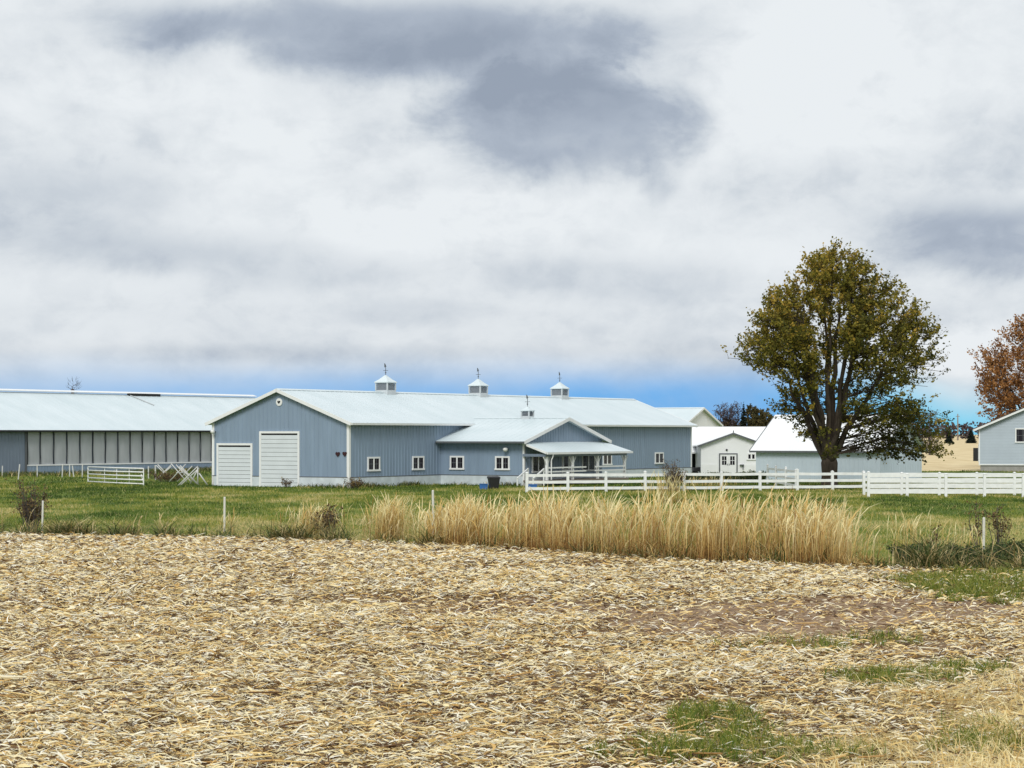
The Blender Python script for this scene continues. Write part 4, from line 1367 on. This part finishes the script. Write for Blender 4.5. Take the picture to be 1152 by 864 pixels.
def far_trees():
    pur = M['twig']
    olive = tint_mat('olive_leaf', [(0, (0.04, 0.045, 0.02)), (.5, (0.10, 0.085, 0.03)), (1, (0.19, 0.13, 0.05))], .7, .2)
    e = dict(top=11.5, zl=[1.5, 4, 7, 11.5], l=[.8, 1.8, 1.7, .2], zr=[1.5, 4, 7, 11.5], r=[.8, 1.8, 1.7, .2])
    g = 'trees beyond the white workshop roof'
    hz = tint_mat('dull_violet_twig_leaf', [(0, (0.06, 0.055, 0.07)), (1, (0.13, 0.11, 0.13))], .8, .1)
    for i, (px, top, lab) in enumerate(((811, 9.6, 'leftmost nearly bare greyish tree over the white workshop roof'), (818.5, 9.3, 'second nearly bare greyish tree over the white workshop roof'), (826, 9.6, 'nearly bare greyish tree just left of the dark spruce'))):
        ee = dict(e); ee['top'] = top
        broadleaf('bare_tree', lab, at(px, 420), ee, .16, 2.0, 6, 90, 4, .22, hz, pur, 50 + i, group=g, twig=.9)
    for i, (px, top, lw, lab) in enumerate(((845, 9.4, 1.9, 'olive leaved tree just right of the dark spruce'), (853, 9.0, 1.9, 'middle olive leaved tree left of the maple crown'), (862, 8.6, 2.2, 'olive brown tree touching the maple crown'), (820, 6.6, 1.7, 'low yellowish bush tree below the bare trees'))):
        ee = dict(top=top, zl=[1, 3, 6, top], l=[1, lw, lw * .9, .2], zr=[1, 3, 6, top], r=[1, lw, lw * .9, .2])
        broadleaf('round_tree', lab, at(px, 418 + i), ee, .16, 1.5, 6, 170, 10, .32, olive, pur, 60 + i, group=g, twig=.7, tint=(.1, .7) if i < 3 else (.6, 1))
    # bluish half bare tree right of the maple
    ee = dict(top=8.4, zl=[1, 3, 6, 8.4], l=[1, 2.4, 2.4, .4], zr=[1, 3, 6, 8.4], r=[1, 2.2, 2.2, .4])
    broadleaf('bare_tree', 'greyish bare tree just right of the maple above the far field', at(1046, 400), ee, .2, 1.8, 7, 110, 3, .2, hz, pur, 71, twig=1.0)


far_trees()
needle = tint_mat('spruce_needle', [(0, (0.010, 0.016, 0.012)), (1, (0.032, 0.045, 0.028))], .8, 0)


def conifer(label, loc, H, Wd, seed, group=None):
    r = np.random.default_rng(seed)
    root = thing('spruce_tree', label, 'tree', loc, 0, group)
    MB().tube([(0, 0, 0), (0, 0, H * .95)], [H * .02, .02], 6).build('trunk', M['bark'], root)
    n = 700
    t = r.random(n) ** .75; z = H * (.04 + .95 * (1 - t)); z = np.clip(z, .3, H)
    rad = Wd * (1 - z / H) ** .85 * r.uniform(.75, 1.1, n) + .05; a = r.uniform(0, 2 * pi, n)
    u = np.array([0, .5, 1.0])
    P = np.zeros((n, 3, 3))
    P[..., 0] = np.cos(a)[:, None] * rad[:, None] * u; P[..., 1] = np.sin(a)[:, None] * rad[:, None] * u
    P[..., 2] = z[:, None] - rad[:, None] * (.35 * u - .05 * u ** 2)
    Wm = np.stack((.15 + rad * .1, .3 + rad * .25, np.full(n, .05)), 1)
    side = np.stack((-np.sin(a), np.cos(a), r.normal(0, .25, n)), 1)
    V, F = ribbons(P, Wm, side)
    np_mesh('crown', V, F, needle, np.repeat(r.random(n), 6), root)


conifer('dark spruce poking up among the trees over the white workshop roof', at(836.5, 415), 10.4, 1.9, 1)
conifer('left one of two dark conifers at the far field edge', at(1067.5, 900), 5.6, 2.6, 2, 'conifers at the far field edge')
conifer('right one of two dark conifers, beside the pale blue house', at(1092.5, 900), 6.2, 3.2, 3, 'conifers at the far field edge')
# far wood on the horizon
n = 26000
r_ = np.random.default_rng(4)
cx = r_.uniform(-420, 620, 240); cz = r_.uniform(7, 12.5, 240); cr = r_.uniform(4, 8, 240); cy = r_.uniform(1390, 1500, 240)
k = r_.integers(0, 240, n); ph = r_.uniform(0, 2 * pi, n); q = r_.random(n) ** .4
Cw = np.stack((cx[k] + cr[k] * q * np.cos(ph), cy[k] + cr[k] * q * np.sin(ph), np.clip(cz[k] * (1 - .9 * r_.random(n) ** 1.2), .2, 14)), 1)
V, F = leaf_quads(Cw, 2.0, .2, 9)
wood = tint_mat('far_wood', [(0, (0.045, 0.035, 0.04)), (.5, (0.10, 0.075, 0.075)), (1, (0.15, 0.10, 0.08))], .9, 0)
tag(np_mesh('distant_wood', V, F, wood, np.repeat(np.clip(r_.random(240)[k] * .8 + r_.random(n) * .25, 0, 1), 4)), 'low distant wood along the horizon', 'wood', kind='stuff')
b = MB(); b.lathe([(.55, 0), (.4, 10), (.28, 16.0), (.1, 16.2)], (0, 0, 0), 8)
b.bar((-1.2, 0, 14.6), (1.2, 0, 14.6), .35)
o = b.build('utility_pole', M['wood']); o.location = at(1077.5, 1300)
tag(o, 'tiny utility pole on the horizon between two dark conifers', 'pole')

# ------------------------------------------------------------------ ground cover


def scatter(xr, yr, dens, seed):
    r = np.random.default_rng(seed)
    n = int((xr[1] - xr[0]) * (yr[1] - yr[0]) * dens)
    return r.uniform(xr[0], xr[1], n), r.uniform(yr[0], yr[1], n), r


def residue():
    r = np.random.default_rng(17)
    parts_x = []; parts_y = []
    for y0, y1, dn in ((22, 30, 380), (30, 38, 320), (38, 48, 240), (48, 60, 170), (60, 74, 120), (74, 92, 90)):
        hw = .24 * y1 + 4.0
        n = int(2 * hw * (y1 - y0) * dn)
        parts_x.append(r.uniform(-hw, hw, n)); parts_y.append(r.uniform(y0, y1, n))
    x = np.concatenate(parts_x); y = np.concatenate(parts_y)
    sl = soil(x, y); gr = green(x, y)
    den = (1 - .80 * sl) * (1 - .45 * gr) * (.25 + .7 * fbm(x, y, .9, 71, 3) + .55 * fbm(x * .2, y, .8, 72, 2))
    keep = (r.random(len(x)) < den) & (y < edge_y(x) + .5)
    x, y, sl = x[keep], y[keep], sl[keep]
    n = len(x)
    far = np.clip(y / 45, .75, 1.5)
    kind = r.random(n)                      # leaf blade, husk, stalk piece
    L = np.where(kind < .80, r.uniform(.09, .28, n), np.where(kind < .87, r.uniform(.09, .19, n), r.uniform(.10, .34, n))) * far ** .5
    Wd = np.where(kind < .80, r.uniform(.012, .029, n), np.where(kind < .87, r.uniform(.030, .058, n), r.uniform(.016, .024, n))) * far ** .9
    yaw = r.normal(0, .75, n) + np.where(r.random(n) < .25, r.uniform(0, pi, n), 0) + np.where(r.random(n) < .5, pi, 0)
    pitch = r.normal(.05, .28, n)
    z = field_z(x, y) + np.abs(r.normal(0, .05, n)) + .006
    u = np.array([-.5, -.17, .17, .5])
    bend = r.normal(0, .55, n) * np.where(kind > .86, .1, 1); arch = np.abs(r.normal(0, .26, n)) * np.where(kind > .86, .1, 1)
    dx, dy = np.cos(yaw), np.sin(yaw)
    P = np.zeros((n, 4, 3))
    lat = (u ** 2 - .08)[None, :] * bend[:, None] * L[:, None]
    P[..., 0] = x[:, None] + dx[:, None] * L[:, None] * u - dy[:, None] * lat
    P[..., 1] = y[:, None] + dy[:, None] * L[:, None] * u + dx[:, None] * lat
    P[..., 2] = z[:, None] + L[:, None] * (u * pitch[:, None] + (.25 - u ** 2) * arch[:, None] * 1.5)
    P[..., 2] = np.maximum(P[..., 2], field_z(P[..., 0], P[..., 1]) + .004)
    prof = np.array([.55, 1.0, .95, .35])
    Wm = Wd[:, None] * np.where((kind > .86)[:, None], np.ones(4), prof)
    roll = r.normal(0, .65, n)[:, None] + r.normal(0, .5, n)[:, None] * u
    side = np.stack((-dy[:, None] * np.cos(roll), dx[:, None] * np.cos(roll), np.sin(roll)), -1)
    V, F = ribbons(P, Wm, side)
    pick = r.random(n) + .35 * (fbm(x, y, 1.3, 81, 3) - .5) + .45 * (fbm(x * .22, y, .9, 83, 2) - .5) - .12 * sl
    t = np.where(pick < .19, r.uniform(0, .12, n), np.where(pick < .54, r.uniform(.30, .58, n), r.uniform(.62, 1.0, n)))  # darkest share of pieces stands in for shadowed gaps under the litter
    m = tint_mat('corn_residue', [(0, (0.05, 0.024, 0.010)), (.15, (0.20, 0.10, 0.035)), (.28, (0.58, 0.34, 0.105)), (.5, (0.88, 0.66, 0.27)), (.7, (0.93, 0.82, 0.50)), (1, (0.95, 0.93, 0.82))], .5, .15, .35)
    tag(np_mesh('corn_residue', V, F, m, np.repeat(t, 8)), 'thick litter of broken corn leaves and stalks over the field', 'crop residue', kind='stuff')


residue()


def stalks():
    """Whole stalk lengths and husk wads lying on top of the litter, thickest along the old rows."""
    r = np.random.default_rng(19)
    n = 2600
    y = 22 + 66 * r.random(n) ** 1.3; x = r.uniform(-.26, .26, n) * y + r.uniform(-3, 3, n)
    k = (r.random(n) < (.25 + .75 * fbm(x * .3, y, 1.0, 77, 2)) * (1 - .75 * soil(x, y))) & (y < edge_y(x) - .5)
    x, y = x[k], y[k]; n = len(x)
    L = r.uniform(.2, .55, n); rad = r.uniform(.009, .014, n)
    yaw = r.normal(0, .6, n); pit = r.normal(.02, .10, n)
    d = np.stack((np.cos(yaw) * np.cos(pit), np.sin(yaw) * np.cos(pit), np.sin(pit)), 1)
    c = np.stack((x, y, field_z(x, y) + .05 + np.abs(r.normal(0, .03, n)) + L * .5 * np.abs(np.sin(pit))), 1)
    sd_ = np.stack((-np.sin(yaw), np.cos(yaw), np.zeros(n)), 1); up = np.cross(d, sd_)
    V = []
    for e in (-.5, .5):
        for a in range(5):
            t = 2 * pi * a / 5
            V.append(c + d * (L * e)[:, None] + (sd_ * cos(t) + up * sin(t)) * rad[:, None])
    V = np.stack(V, 1).reshape(-1, 3)
    b0 = (np.arange(n) * 10)[:, None]
    F = np.concatenate([np.stack([b0[:, 0] + a, b0[:, 0] + (a + 1) % 5, b0[:, 0] + 5 + (a + 1) % 5, b0[:, 0] + 5 + a], -1) for a in range(5)])
    tag(np_mesh('corn_stalks', V, F, bpy.data.materials['corn_residue'], np.repeat(r.choice([.12, .3, .45, .6, .85], n) + r.normal(0, .05, n), 10)),
        'loose lengths of pale corn stalk lying on top of the litter', 'corn stalks', kind='stuff')


stalks()


def blades(x, y, z, h, wd, r, lean=.35, droop=.3, seg=3, az=None):
    n = len(x)
    a = r.uniform(0, 2 * pi, n) if az is None else az
    u = np.linspace(0, 1, seg)
    ln = np.abs(r.normal(0, lean, n))
    P = np.zeros((n, seg, 3))
    hor = h[:, None] * (ln[:, None] * u + droop * u ** 2.5 * r.uniform(.2, 1, n)[:, None])
    P[..., 0] = x[:, None] + np.cos(a)[:, None] * hor; P[..., 1] = y[:, None] + np.sin(a)[:, None] * hor
    P[..., 2] = z[:, None] + h[:, None] * (u - .35 * droop * u ** 3) / np.sqrt(1 + ln[:, None] ** 2)
    Wm = wd[:, None] * (1 - u ** 1.5 * .85)
    s = a + pi / 2 + r.normal(0, .6, n)
    side = np.stack((np.cos(s), np.sin(s), np.zeros(n)), 1)
    return ribbons(P, Wm, side)


grass_m = tint_mat('pasture_blade', [(0, (0.04, 0.08, 0.014)), (.32, (0.12, 0.19, 0.028)), (.54, (0.25, 0.28, 0.045)), (.74, (0.44, 0.38, 0.09)), (1, (0.70, 0.57, 0.27))], .6, .4)


def pasture():
    r = np.random.default_rng(23)
    xs = []; ys = []
    for y0, y1, dn in ((58, 80, 85), (80, 105, 60), (105, 135, 42), (135, 172, 30), (172, 226, 9)):
        hw = .245 * y1 + 5; n = int(2 * hw * (y1 - y0) * dn)
        xs.append(r.uniform(-hw, hw, n)); ys.append(r.uniform(y0, y1, n))
    x = np.concatenate(xs); y = np.concatenate(ys)
    # keep clear of the buildings' floors
    lx = (x + 12) * UX + (y - 157) * UY; ly = -(x + 12) * UY + (y - 157) * UX
    inside = ((lx > -.15) & (lx < 56) & (ly > -.15) & (ly < 13)) | ((lx > 11.9) & (lx < 25) & (ly > -10.0) & (ly < 0))
    wx = (x + 47.5) * UX + (y - 209) * UY; wy = -(x + 47.5) * UY + (y - 209) * UX
    inside |= (wy > -.1)
    inside |= (x > 16) & (x < 27) & (y > 205.9)
    keep = (y > edge_y(x) + .1) & ~inside & (r.random(len(x)) < .5 + .7 * fbm(x, y, 1.6, 41, 2))
    x, y = x[keep], y[keep]; n = len(x)
    p = .5 + 1.5 * (fbm(x, y * .5, 1.7, 43, 3) - .5); p2 = .5 + 1.4 * (fbm(x, y * .5, 9.0, 47, 3) - .5)
    near = ss(135 - y, 0, 50)
    h = (.05 + .13 * r.random(n) ** 1.5 + .28 * np.clip(fbm(x, y, 1.3, 44, 2) - .48, 0, 1)) * (1 + .3 * ss(y, 120, 180))
    wd = r.uniform(.012, .030, n) * (y / 90)
    V, F = blades(x, y, np.full(n, .0), h, wd, r, .5, .4)
    t = .46 + 1.0 * (p - .5) + .85 * (p2 - .5) + .30 * near + r.normal(0, .16, n) - .10 * ss(y, 125, 165)
    stray = r.random(n) < .02 + .05 * near
    t = np.where(stray, .95, t)
    tag(np_mesh('pasture_grass', V, F, grass_m, np.repeat(np.clip(t, 0, 1), 6)), 'short green grass of the pasture in front of the barns', 'grass', kind='stuff')


pasture()


def field_tufts():
    r = np.random.default_rng(29)
    n = 420000
    y = r.uniform(22, 66, n); x = r.uniform(-.06, .30, n) * y
    g = green(x, y)
    clump = ss(fbm(x, y, .45, 53, 2), .36, .54)
    keep = (r.random(n) < np.clip(1.3 * g - .22 - .9 * (fbm(x, y, 1.0, 54, 3) - .45), 0, 1) * clump) & (y < edge_y(x))
    x, y = x[keep], y[keep]; n = len(x)
    h = r.uniform(.07, .24, n); wd = r.uniform(.008, .016, n) * np.clip(y / 30, 1, 2)
    V, F = blades(x, y, field_z(x, y), h * 1.35, wd * 1.2, r, .5, .5, 3)
    t = np.clip(r.normal(.47, .20, n), 0, .95)
    tag(np_mesh('grass_tufts', V, F, grass_m, np.repeat(t, 6)), 'green grass growing through the corn litter', 'grass', kind='stuff')


field_tufts()
straw_m = tint_mat('dry_stem', [(0, (0.11, 0.052, 0.022)), (.3, (0.40, 0.21, 0.07)), (.58, (0.74, 0.53, 0.19)), (1, (0.93, 0.84, 0.50))], .6, .3)


def pale_straw():
    """Dry pale grass lying over the right front corner."""
    r = np.random.default_rng(31)
    n = 80000
    y = r.uniform(22, 40, n); x = r.uniform(.03, .34, n) * y
    c = G(1040, 800)
    w = ss((x - .12 * y) / 3.0 + 2.4 * (fbm(x, y, .9, 57, 3) - .5), .1, 1.2) * ss(35 - y + 5 * (fbm(x, y, 1.2, 58, 2) - .5), 0, 7)
    keep = r.random(n) < w
    x, y = x[keep], y[keep]; n = len(x)
    h = r.uniform(.10, .36, n); wd = r.uniform(.006, .02, n)
    az = 7 * fbm(x, y, 1.4, 59, 2) + r.normal(0, .9, n)
    V, F = blades(x, y, field_z(x, y) + .02, h, wd, r, 2.4, .6, 4, az)
    tag(np_mesh('pale_straw', V, F, straw_m, np.repeat(np.clip(r.normal(.80, .2, n), 0, 1), 8)), 'pale flattened dry grass in the near right corner', 'dry grass', kind='stuff')


pale_straw()


def reed_stems(x, y, z, h, r, bendx=.5, head=True, width=.014, leaves=2):
    """Tall dry grass: stem that arches over at its seed head, with narrow drooping leaves."""
    n = len(x); seg = 7
    u = np.linspace(0, 1, seg)
    a = r.normal(.1, .9, n) + np.where(r.random(n) < .28, pi, 0)
    ln = np.abs(r.normal(0, .12, n)) + .02; dr = r.beta(1.5, 2.0, n) * .55 * bendx * 2
    hor = h[:, None] * (ln[:, None] * u + dr[:, None] * np.clip(u - .55, 0, 1) ** 1.6 * 2.2)
    P = np.zeros((n, seg, 3))
    P[..., 0] = x[:, None] + np.cos(a)[:, None] * hor; P[..., 1] = y[:, None] + np.sin(a)[:, None] * hor
    P[..., 2] = z[:, None] + h[:, None] * (u - dr[:, None] * np.clip(u - .66, 0, 1) ** 1.8 * 2.6)
    prof = np.array([1, .95, .85, .8, 1.2, 2.1, .7]) if head else np.linspace(1, .3, seg)
    Wm = width * prof[None, :] * r.uniform(.7, 1.4, n)[:, None]
    s = a + pi / 2 + r.normal(0, .7, n)
    side = np.stack((np.cos(s), np.sin(s), np.zeros(n)), 1)
    V, F = ribbons(P, Wm, side)
    T = np.repeat(np.clip(r.normal(.64, .25, n), 0, 1), seg).reshape(n, seg) + np.array([-.46, -.32, -.16, -.02, .12, .2, .22])  # brown foot to pale tip; lowest part darkened as shade between stems
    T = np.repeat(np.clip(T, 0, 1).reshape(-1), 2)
    if leaves:
        m = n * leaves
        i = np.repeat(np.arange(n), leaves)
        f = r.uniform(.15, .75, m); hh = h[i]
        zx = z[i] + hh * f
        bx = x[i] + np.cos(a[i]) * hh * ln[i] * f; by = y[i] + np.sin(a[i]) * hh * ln[i] * f
        V2, F2 = blades(bx, by, zx, hh * r.uniform(.12, .30, m), np.full(m, width * .9), r, .7, 1.0, 4)
        T2 = np.repeat(np.clip(r.normal(.5, .2, m) + .3 * (f - .5), 0, 1), 8)
        V, F, T = np.concatenate((V, V2)), np.concatenate((F, F2 + len(V))), np.concatenate((T, T2))
    return V, F, T


def tall_grass():
    r = np.random.default_rng(37)
    n = 8600
    a = G(468, 612); b_ = G(975, 640)
    x = r.uniform(a[0], b_[0] + .15, n); dep = r.random(n) ** .9 * 4.2
    y = edge_y(x) + .15 + dep
    cl = fbm(x, y, .9, 61, 3)
    fade = ss(x - a[0], -.1, 1.2) * ss(b_[0] + .15 - x, 0, 1.3)
    keep = (r.random(n) < (.12 + 2.2 * (cl - .33)) * (.15 + .85 * fade))
    x, y, cl, fade = x[keep], y[keep], cl[keep], fade[keep]; n = len(x)
    pxl = 576 + 2400 * x / y
    hmax = np.interp(pxl, [460, 520, 600, 650, 720, 760, 850, 920, 960, 990], [1.4, 1.85, 2.0, 2.2, 2.28, 2.32, 2.28, 2.25, 1.9, 1.0])
    h = hmax * np.clip(r.normal(.80, .17, n), .25, 1.08) * (.80 + .36 * cl)
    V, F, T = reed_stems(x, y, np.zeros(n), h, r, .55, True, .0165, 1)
    # shorter rust coloured undergrowth
    m = 7800
    x = r.uniform(a[0], b_[0] + .4, m); y = edge_y(x) + .05 + r.random(m) * 3.6
    c2 = fbm(x, y, .8, 62, 3); k = r.random(m) < (.1 + 2.0 * (c2 - .3)) * ss(x - a[0], -.1, .8)
    x, y, c2 = x[k], y[k], c2[k]; m = len(x)
    wv = r.uniform(.012, .026, m)
    hs = np.interp(576 + 2400 * x / y, [460, 560, 650, 900, 990], [.6, .8, 1.05, 1.05, .6]) * r.uniform(.35, 1.1, m)
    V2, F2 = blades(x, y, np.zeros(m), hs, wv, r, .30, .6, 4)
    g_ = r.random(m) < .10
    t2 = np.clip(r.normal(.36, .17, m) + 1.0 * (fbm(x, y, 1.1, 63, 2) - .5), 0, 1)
    T2 = (np.repeat(t2, 8).reshape(m, 4, 2) + np.array([-.36, -.12, .08, .14])[None, :, None]).reshape(-1)  # rust colour, with the foot darkened for the shaded gaps low down
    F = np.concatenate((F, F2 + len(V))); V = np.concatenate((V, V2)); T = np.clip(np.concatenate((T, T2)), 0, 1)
    tag(np_mesh('tall_dry_grass', V, F, straw_m, T), 'tall straw coloured grass with arching seed heads along the field edge', 'dry grass', kind='stuff')


tall_grass()


def grass_clump(label, px, py, n, rad, h, seed, group='dry grass clumps at the field edge', m=None, green_=False):
    c = G(px, py); r = np.random.default_rng(seed)
    x = r.normal(0, rad * .5, n); y = r.normal(0, rad * .5, n)
    V, F, T = reed_stems(x, y, np.zeros(n), h * np.clip(r.normal(.75, .2, n), .25, 1.1), r, .5, True, .013, 2)
    o = np_mesh('dry_grass_clump', V, F, m or straw_m, T)
    o.location = (c[0], c[1], 0)
    tag(o, label, 'grass clump', group)


grass_clump('upright pale grass clump standing alone left of the tall grass', 438, 608, 380, .75, 1.75, 91)
grass_clump('wide brownish weed and grass clump further left', 352, 603, 260, 1.1, 1.4, 92)
grass_clump('low pale grass clump beside the lone stake', 256, 602, 24, .35, 1.1, 93)
grass_clump('thin pale grass clump right of the tall grass', 1026, 622, 60, .8, 1.5, 94)
grass_clump('pale grass clump left of the stake in the dark weeds', 1080, 624, 60, .8, 1.2, 95)
grass_clump('sparse dry stalks in front of the three-rail fence', 752, 566, 130, 1.2, 1.9, 96)
grass_clump('thin dry stalks standing behind the fence rails below the double doors', 800, 549, 200, 2.2, .95, 97)


def edge_weeds():
    r = np.random.default_rng(43)
    wm = tint_mat('edge_weed', [(0, (0.03, 0.05, 0.018)), (.35, (0.09, 0.13, 0.04)), (.6, (0.20, 0.20, 0.065)), (.8, (0.44, 0.32, 0.13)), (1, (0.78, 0.64, 0.36))], .7, .2)
    x = r.uniform(-26, 24, 60000); d = np.abs(r.normal(0, .9, len(x)))
    y = edge_y(x) + .05 + d
    cl = fbm(x, y, 1.1, 67, 3)
    pxl = 576 + 2400 * x / y
    base = np.interp(pxl, [-100, 0, 200, 330, 460, 500, 940, 1000, 1050, 1152, 1250], [.9, .9, .8, .8, .5, .25, .25, .8, 1, 1, 1])
    keep = r.random(len(x)) < .62 * base * ss(cl, .26, .5)
    x, y, cl, pxl = x[keep], y[keep], cl[keep], pxl[keep]; n = len(x)
    big = np.interp(pxl, [-100, 900, 1000, 1060, 1250], [1, 1, 1.3, 1.5, 1.5])
    h = r.uniform(.10, .5, n) * (.25 + 2.4 * ss(fbm(x, y, .6, 73, 2), .35, .75)) * big
    V, F = blades(x, y, np.zeros(n), h, r.uniform(.02, .05, n), r, .7, .7, 3)
    t = np.where(r.random(n) < .34, r.uniform(.65, 1, n), r.beta(2, 2.4, n) * .66)
    m = 1500
    x = r.uniform(-24, 22, m); y = edge_y(x) + .1 + np.abs(r.normal(0, .8, m))
    pxl = 576 + 2400 * x / y
    k = (r.random(m) < ss(fbm(x, y, 1.0, 74, 2), .40, .7) * np.interp(pxl, [0, 300, 460, 500, 960, 1000, 1200], [.35, .8, .8, 0, 0, 1, .9]))
    x, y = x[k], y[k]; m = len(x)
    V2, F2, T2 = reed_stems(x, y, np.zeros(m), r.uniform(.35, 1.25, m), r, .6, True, .013, 2)
    F = np.concatenate((F, F2 + len(V))); V = np.concatenate((V, V2))
    T = np.concatenate((np.repeat(t, 6), .62 + .38 * T2))
    tag(np_mesh('edge_weeds', V, F, wm, T), 'dark low weeds along the edge of the stubble', 'weeds', kind='stuff')
    # brown and green weeds along the foot of the barns
    xs = []; ys = []
    s = r.uniform(-14, 30, 9000); q = np.abs(r.normal(0, 2.6, 9000)) + .2
    xs.append(-47.5 + UX * s + UY * q); ys.append(209 + UY * s - UX * q)
    s = r.uniform(-26, 46, 6000); q = np.abs(r.normal(0, 5.0, 6000)) + .2
    xs.append(-47.5 + UX * s + UY * q); ys.append(209 + UY * s - UX * q)
    s = r.uniform(0, 12, 1500); q = np.abs(r.normal(0, .35, 1500)) + .1
    xs.append(-12 + UX * s + UY * q); ys.append(157 + UY * s - UX * q)
    s = r.uniform(0, 7.5, 700); q = np.abs(r.normal(0, .3, 700)) + .1
    xs.append(-5.63 + UY * s - UX * q); ys.append(167.3 - UX * s - UY * q)
    s = r.uniform(0, 4.6, 350); q = np.abs(r.normal(0, .3, 350)) + .1
    xs.append(-12 - UY * s - UX * q); ys.append(157 + UX * s - UY * q)
    # behind the board fence and round the maple
    X = r.uniform(2, 36, 9000); xs.append(X); ys.append(np.interp(X, [1, 25, 36], [147, 153.5, 150]) + np.abs(r.normal(0, 1.6, 9000)))
    x = np.concatenate(xs); y = np.concatenate(ys)
    cl = fbm(x, y, 2.2, 69, 3); keep = r.random(len(x)) < ss(cl, .3, .62)
    x, y, cl = x[keep], y[keep], cl[keep]; n = len(x)
    h = r.uniform(.12, .55, n) * (.45 + cl) * np.where(y > 175, 1.15, 1) * np.where((x > 2) & (y < 160), .75, 1)
    V, F = blades(x, y, np.zeros(n), h, r.uniform(.03, .075, n), r, .45, .6, 3)
    t = np.where(r.random(n) < .22, r.uniform(.6, .95, n), r.beta(2, 3, n) * .68)
    tag(np_mesh('yard_weeds', V, F, wm, np.repeat(np.clip(t, 0, 1), 6)), 'rough dark weeds at the foot of the barns and fences', 'weeds', kind='stuff')
    return wm


weed_m = edge_weeds()


def bush(label, px, py, H, rad, nst, nleaf, lf, seed, name='weed_bush', group=None, loc=None):
    r = random.Random(seed); nr = np.random.default_rng(seed)
    c = G(px, py) if loc is None else loc
    root = thing(name, label, 'weed', (c[0], c[1], 0), 0, group)
    w = MB(); L = []
    for i in range(nst):
        a = r.uniform(0, 2 * pi); h = H * r.uniform(.45, 1.0); o = rad * r.random() ** .7
        p0 = np.array((o * .35 * cos(a), o * .35 * sin(a), 0)); p2 = np.array((o * cos(a), o * sin(a), h)); p1 = (p0 + p2) / 2 + np.array((r.gauss(0, .08), r.gauss(0, .08), .08))
        w.tube([p0, p1, p2], [.014, .010, .005], 4, False)
        for k in range(4):
            t = r.uniform(.3, .95); q = p0 + (p2 - p0) * t; e = q + np.array((r.gauss(0, .22), r.gauss(0, .22), r.uniform(.05, .3))) * H * .6
            w.tube([q, e], [.008, .004], 3, False)
            m_ = max(1, int(nleaf * r.uniform(.5, 1.5)))
            L.append(q + (e - q) * nr.random((m_, 1)) + nr.normal(0, .06, (m_, 3)))
    w.build('stems', M['twig'], root)
    P = np.concatenate(L); P[:, 2] = np.maximum(P[:, 2], .02)
    V, F = leaf_quads(P, .085, .2, seed)
    np_mesh('leaves', V, F, lf, np.repeat(nr.random(len(P)), 4), root)


brown_leaf = tint_mat('brown_weed_leaf', [(0, (0.05, 0.032, 0.016)), (.5, (0.15, 0.095, 0.045)), (1, (0.34, 0.25, 0.10))], .8, .25)
green_leaf = tint_mat('green_weed_leaf', [(0, (0.018, 0.036, 0.013)), (.6, (0.06, 0.10, 0.032)), (1, (0.18, 0.19, 0.07))], .7, .25)
bush('tall brown weed bush at the left beside a pale stake', 36, 599, 2.2, .7, 44, 6, brown_leaf, 101)
bush('brown dock weed right of the stake at the right', 1124, 617, 1.75, .55, 12, 7, brown_leaf, 102)
bush('thin brown weed just left of the stake at the right', 1098, 616, 1.9, .35, 6, 5, brown_leaf, 103)
bush('dark dry weed in the middle of the right hand weeds', 1050, 622, 1.15, .25, 6, 6, brown_leaf, 104)
bush('low dark green weed mound left of the right hand stake', 1045, 634, .55, 1.5, 90, 14, green_leaf, 105, 'weed_mound')
bush('low dark green weed mound at the foot of the right hand stake', 1092, 636, .6, 1.5, 90, 14, green_leaf, 106, 'weed_mound')
bush('low dark green weed mound at the right edge', 1145, 632, .62, 1.1, 70, 14, green_leaf, 107, 'weed_mound')
bush('tall brown weed by the fence behind the dry grass', 757, 553, 2.2, .9, 40, 8, brown_leaf, 108)
bush('brown weed bush inside the wide grass clump', 368, 604, 1.3, .7, 26, 6, brown_leaf, 109)
bush('dark weed heap under the crossed white poles', 190, 542, .9, 1.8, 60, 9, brown_leaf, 110, 'weed_mound')
bush('dry weed at the right corner of the blue barn gable', 398, 550, .8, .9, 30, 7, brown_leaf, 111)
bush('dry weed in front of the larger garage door', 322, 548.5, .75, .45, 14, 6, brown_leaf, 112)
for i, (px, lab) in enumerate(((772, 'dark low shrub by the end of the blue barn'), (792, 'dark low shrub below the lawn tractor'), (806, 'dark low shrub left of the double doors'),
                               (834, 'dark low shrub right of the double doors'), (848, 'dark low shrub at the corner of the metal shed'))):
    p = at(px, 168 + 2 * i)
    bush(lab, 0, 0, .75 if i % 2 else .9, 1.25, 110, 22, green_leaf, 120 + i, 'low_shrub', 'dark low shrubs behind the board fence', (p[0], p[1]))
